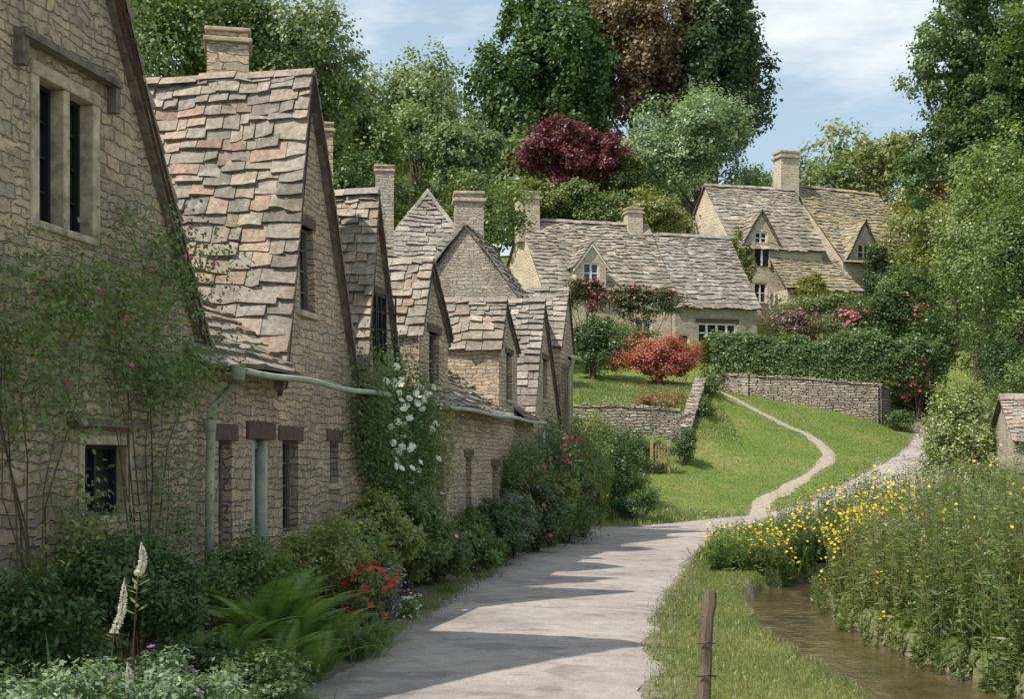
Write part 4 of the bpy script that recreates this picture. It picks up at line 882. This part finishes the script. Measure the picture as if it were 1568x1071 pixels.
def grass(name,n,gen,h,w,ca,cb,seed_,inroad=.06):
    rng=np.random.default_rng(seed_); x,y=gen(rng,n)
    ok=(polydist(x,y,ROAD)>rng.normal(size=len(x))*inroad)&(polydist(x,y,PATH)>rng.normal(size=len(x))*.06-.02)&(polydist(x,y,STREAM)>.05); x=x[ok];y=y[ok]; n=len(x)
    z=tz(x,y)-.01; p=np.stack([x,y,z],1); d=np.stack([rng.normal(size=n)*.45,rng.normal(size=n)*.45,np.ones(n)],1); L=h*rng.uniform(.4,1.3,n)
    patch=np.clip(.5+.35*np.sin(x*2.1+y*.7)*np.sin(y*1.3-x)+rng.normal(size=n)*.25,0,1)
    q=Q(); q.cards(p,d,np.stack([rng.normal(size=n),-np.ones(n),np.zeros(n)],1),L,w,lerp(ca,cb,patch)*rng.uniform(.8,1.2,(n,1)),.25); q.build(name,M['leaf'])
def g1(rng,n):
    y=8+rng.random(n)**1.3*20; return np.interp(y,ROAD[:,1][:50],ROAD[:,0][:50])+1.2+rng.random(n)*2.4,y
grass('grass',60000,g1,.055,.010,(.08,.11,.032),(.17,.165,.07),31)
def g2(rng,n): return rng.uniform(3.5,18,n),rng.uniform(39.5,60,n)
grass('lawn_grass',40000,g2,.07,.03,(.09,.13,.033),(.15,.17,.058),32)
def g3(rng,n): return rng.uniform(2.5,9,n),rng.uniform(50.8,60,n)
grass('terrace_grass',12000,g3,.14,.04,(.08,.12,.033),(.165,.18,.065),33)
def g4(rng,n):
    y=rng.uniform(24,42,n); return rng.uniform(3,22,n),y
grass('verge_grass',40000,g4,.22,.03,(.075,.11,.033),(.16,.165,.075),34)
def g5(rng,n):
    i=rng.integers(20,len(ROAD)-20,n); s=rng.choice([-1,1],n); return ROAD[i,0]+s*(ROAD[i,2]-.05+rng.random(n)**1.5*.4)+rng.normal(size=n)*.06,ROAD[i,1]+rng.normal(size=n)*.6
grass('roadside_grass',26000,g5,.07,.012,(.08,.11,.033),(.17,.16,.07),35,.09)
def grit():
    rng=np.random.default_rng(77); n=6000; i=rng.integers(20,60,n); s=rng.choice([-1,1],n)
    x=ROAD[i,0]+s*(ROAD[i,2]-.06+rng.normal(size=n)*.12); y=ROAD[i,1]+rng.normal(size=n)*.5; z=tz0(x,y)+.012
    q=Q(); r=rng.uniform(.007,.019,n)[:,None]; a=rng.uniform(0,6.28,n); u=np.stack([np.cos(a),np.sin(a),0*a],1); v=np.stack([-np.sin(a),np.cos(a),0*a],1); p=np.stack([x,y,z],1); up=np.array([0,0,1.])
    c=np.array([(.36,.32,.28)])*rng.uniform(.6,1.35,(n,1))
    for A,B in ((u,v),(v,-u),(-u,-v),(-v,u)): q.add(np.stack([p+A*r,p+B*r,p+B*r*.5+up*r*.7,p+A*r*.5+up*r*.7],1),c)
    q.add(np.stack([p+u*r*.5+up*r*.7,p+v*r*.5+up*r*.7,p-u*r*.5+up*r*.7,p-v*r*.5+up*r*.7],1),c)
    q.build('road_grit',M['tile'])
grit()
# ------------------------------------------------------------------ light, sky, camera
ts=Vector((-.5,-.35,.79)).normalized()
sun=bpy.data.lights.new('sun','SUN'); sun.energy=5.0; sun.angle=math.radians(.5); sun.color=(1,.94,.84)
so=bpy.data.objects.new('sun',sun); so.rotation_euler=ts.to_track_quat('Z','Y').to_euler(); COL.objects.link(so)
w=bpy.data.worlds.new('World'); scene.world=w; w.use_nodes=True; nt=w.node_tree; nt.nodes.clear(); L=nt.links
o=N(nt,'ShaderNodeOutputWorld'); bg=N(nt,'ShaderNodeBackground'); sky=N(nt,'ShaderNodeTexSky'); sky.sky_type='NISHITA'; sky.sun_disc=False
sky.sun_elevation=math.asin(ts.z); sky.sun_rotation=math.atan2(ts.x,ts.y)%(2*math.pi)
tc=N(nt,'ShaderNodeTexCoord'); mp=N(nt,'ShaderNodeMapping'); mp.inputs['Scale'].default_value=(1,1,3.0); mp.inputs['Location'].default_value=(.3,.1,.2); L.new(tc.outputs['Generated'],mp.inputs[0])
n=noise(nt,mp.outputs[0],4.2,8,.58); r=ramp(nt,[(.43,(0,0,0)),(.68,(1,1,1))]); L.new(n.outputs[0],r.inputs[0])
c0=mixc(nt,'MIX',.6,sky.outputs[0],(4.1,5.2,5.9))
c=mixc(nt,'MIX',r.outputs[0],c0,(7.0,7.1,7.2)); L.new(c,bg.inputs[0]); bg.inputs[1].default_value=.15; L.new(bg.outputs[0],o.inputs[0])
cam=bpy.data.cameras.new('camera'); cam.sensor_width=36; cam.lens=45.9; cam.shift_y=.1145; cam.clip_end=2000; cam.clip_start=.1
co=bpy.data.objects.new('camera',cam); co.location=(0,0,1.7); co.rotation_euler=(math.pi/2,0,0); COL.objects.link(co); scene.camera=co
scene.view_settings.view_transform='Standard'; scene.view_settings.look='None'; scene.view_settings.exposure=0
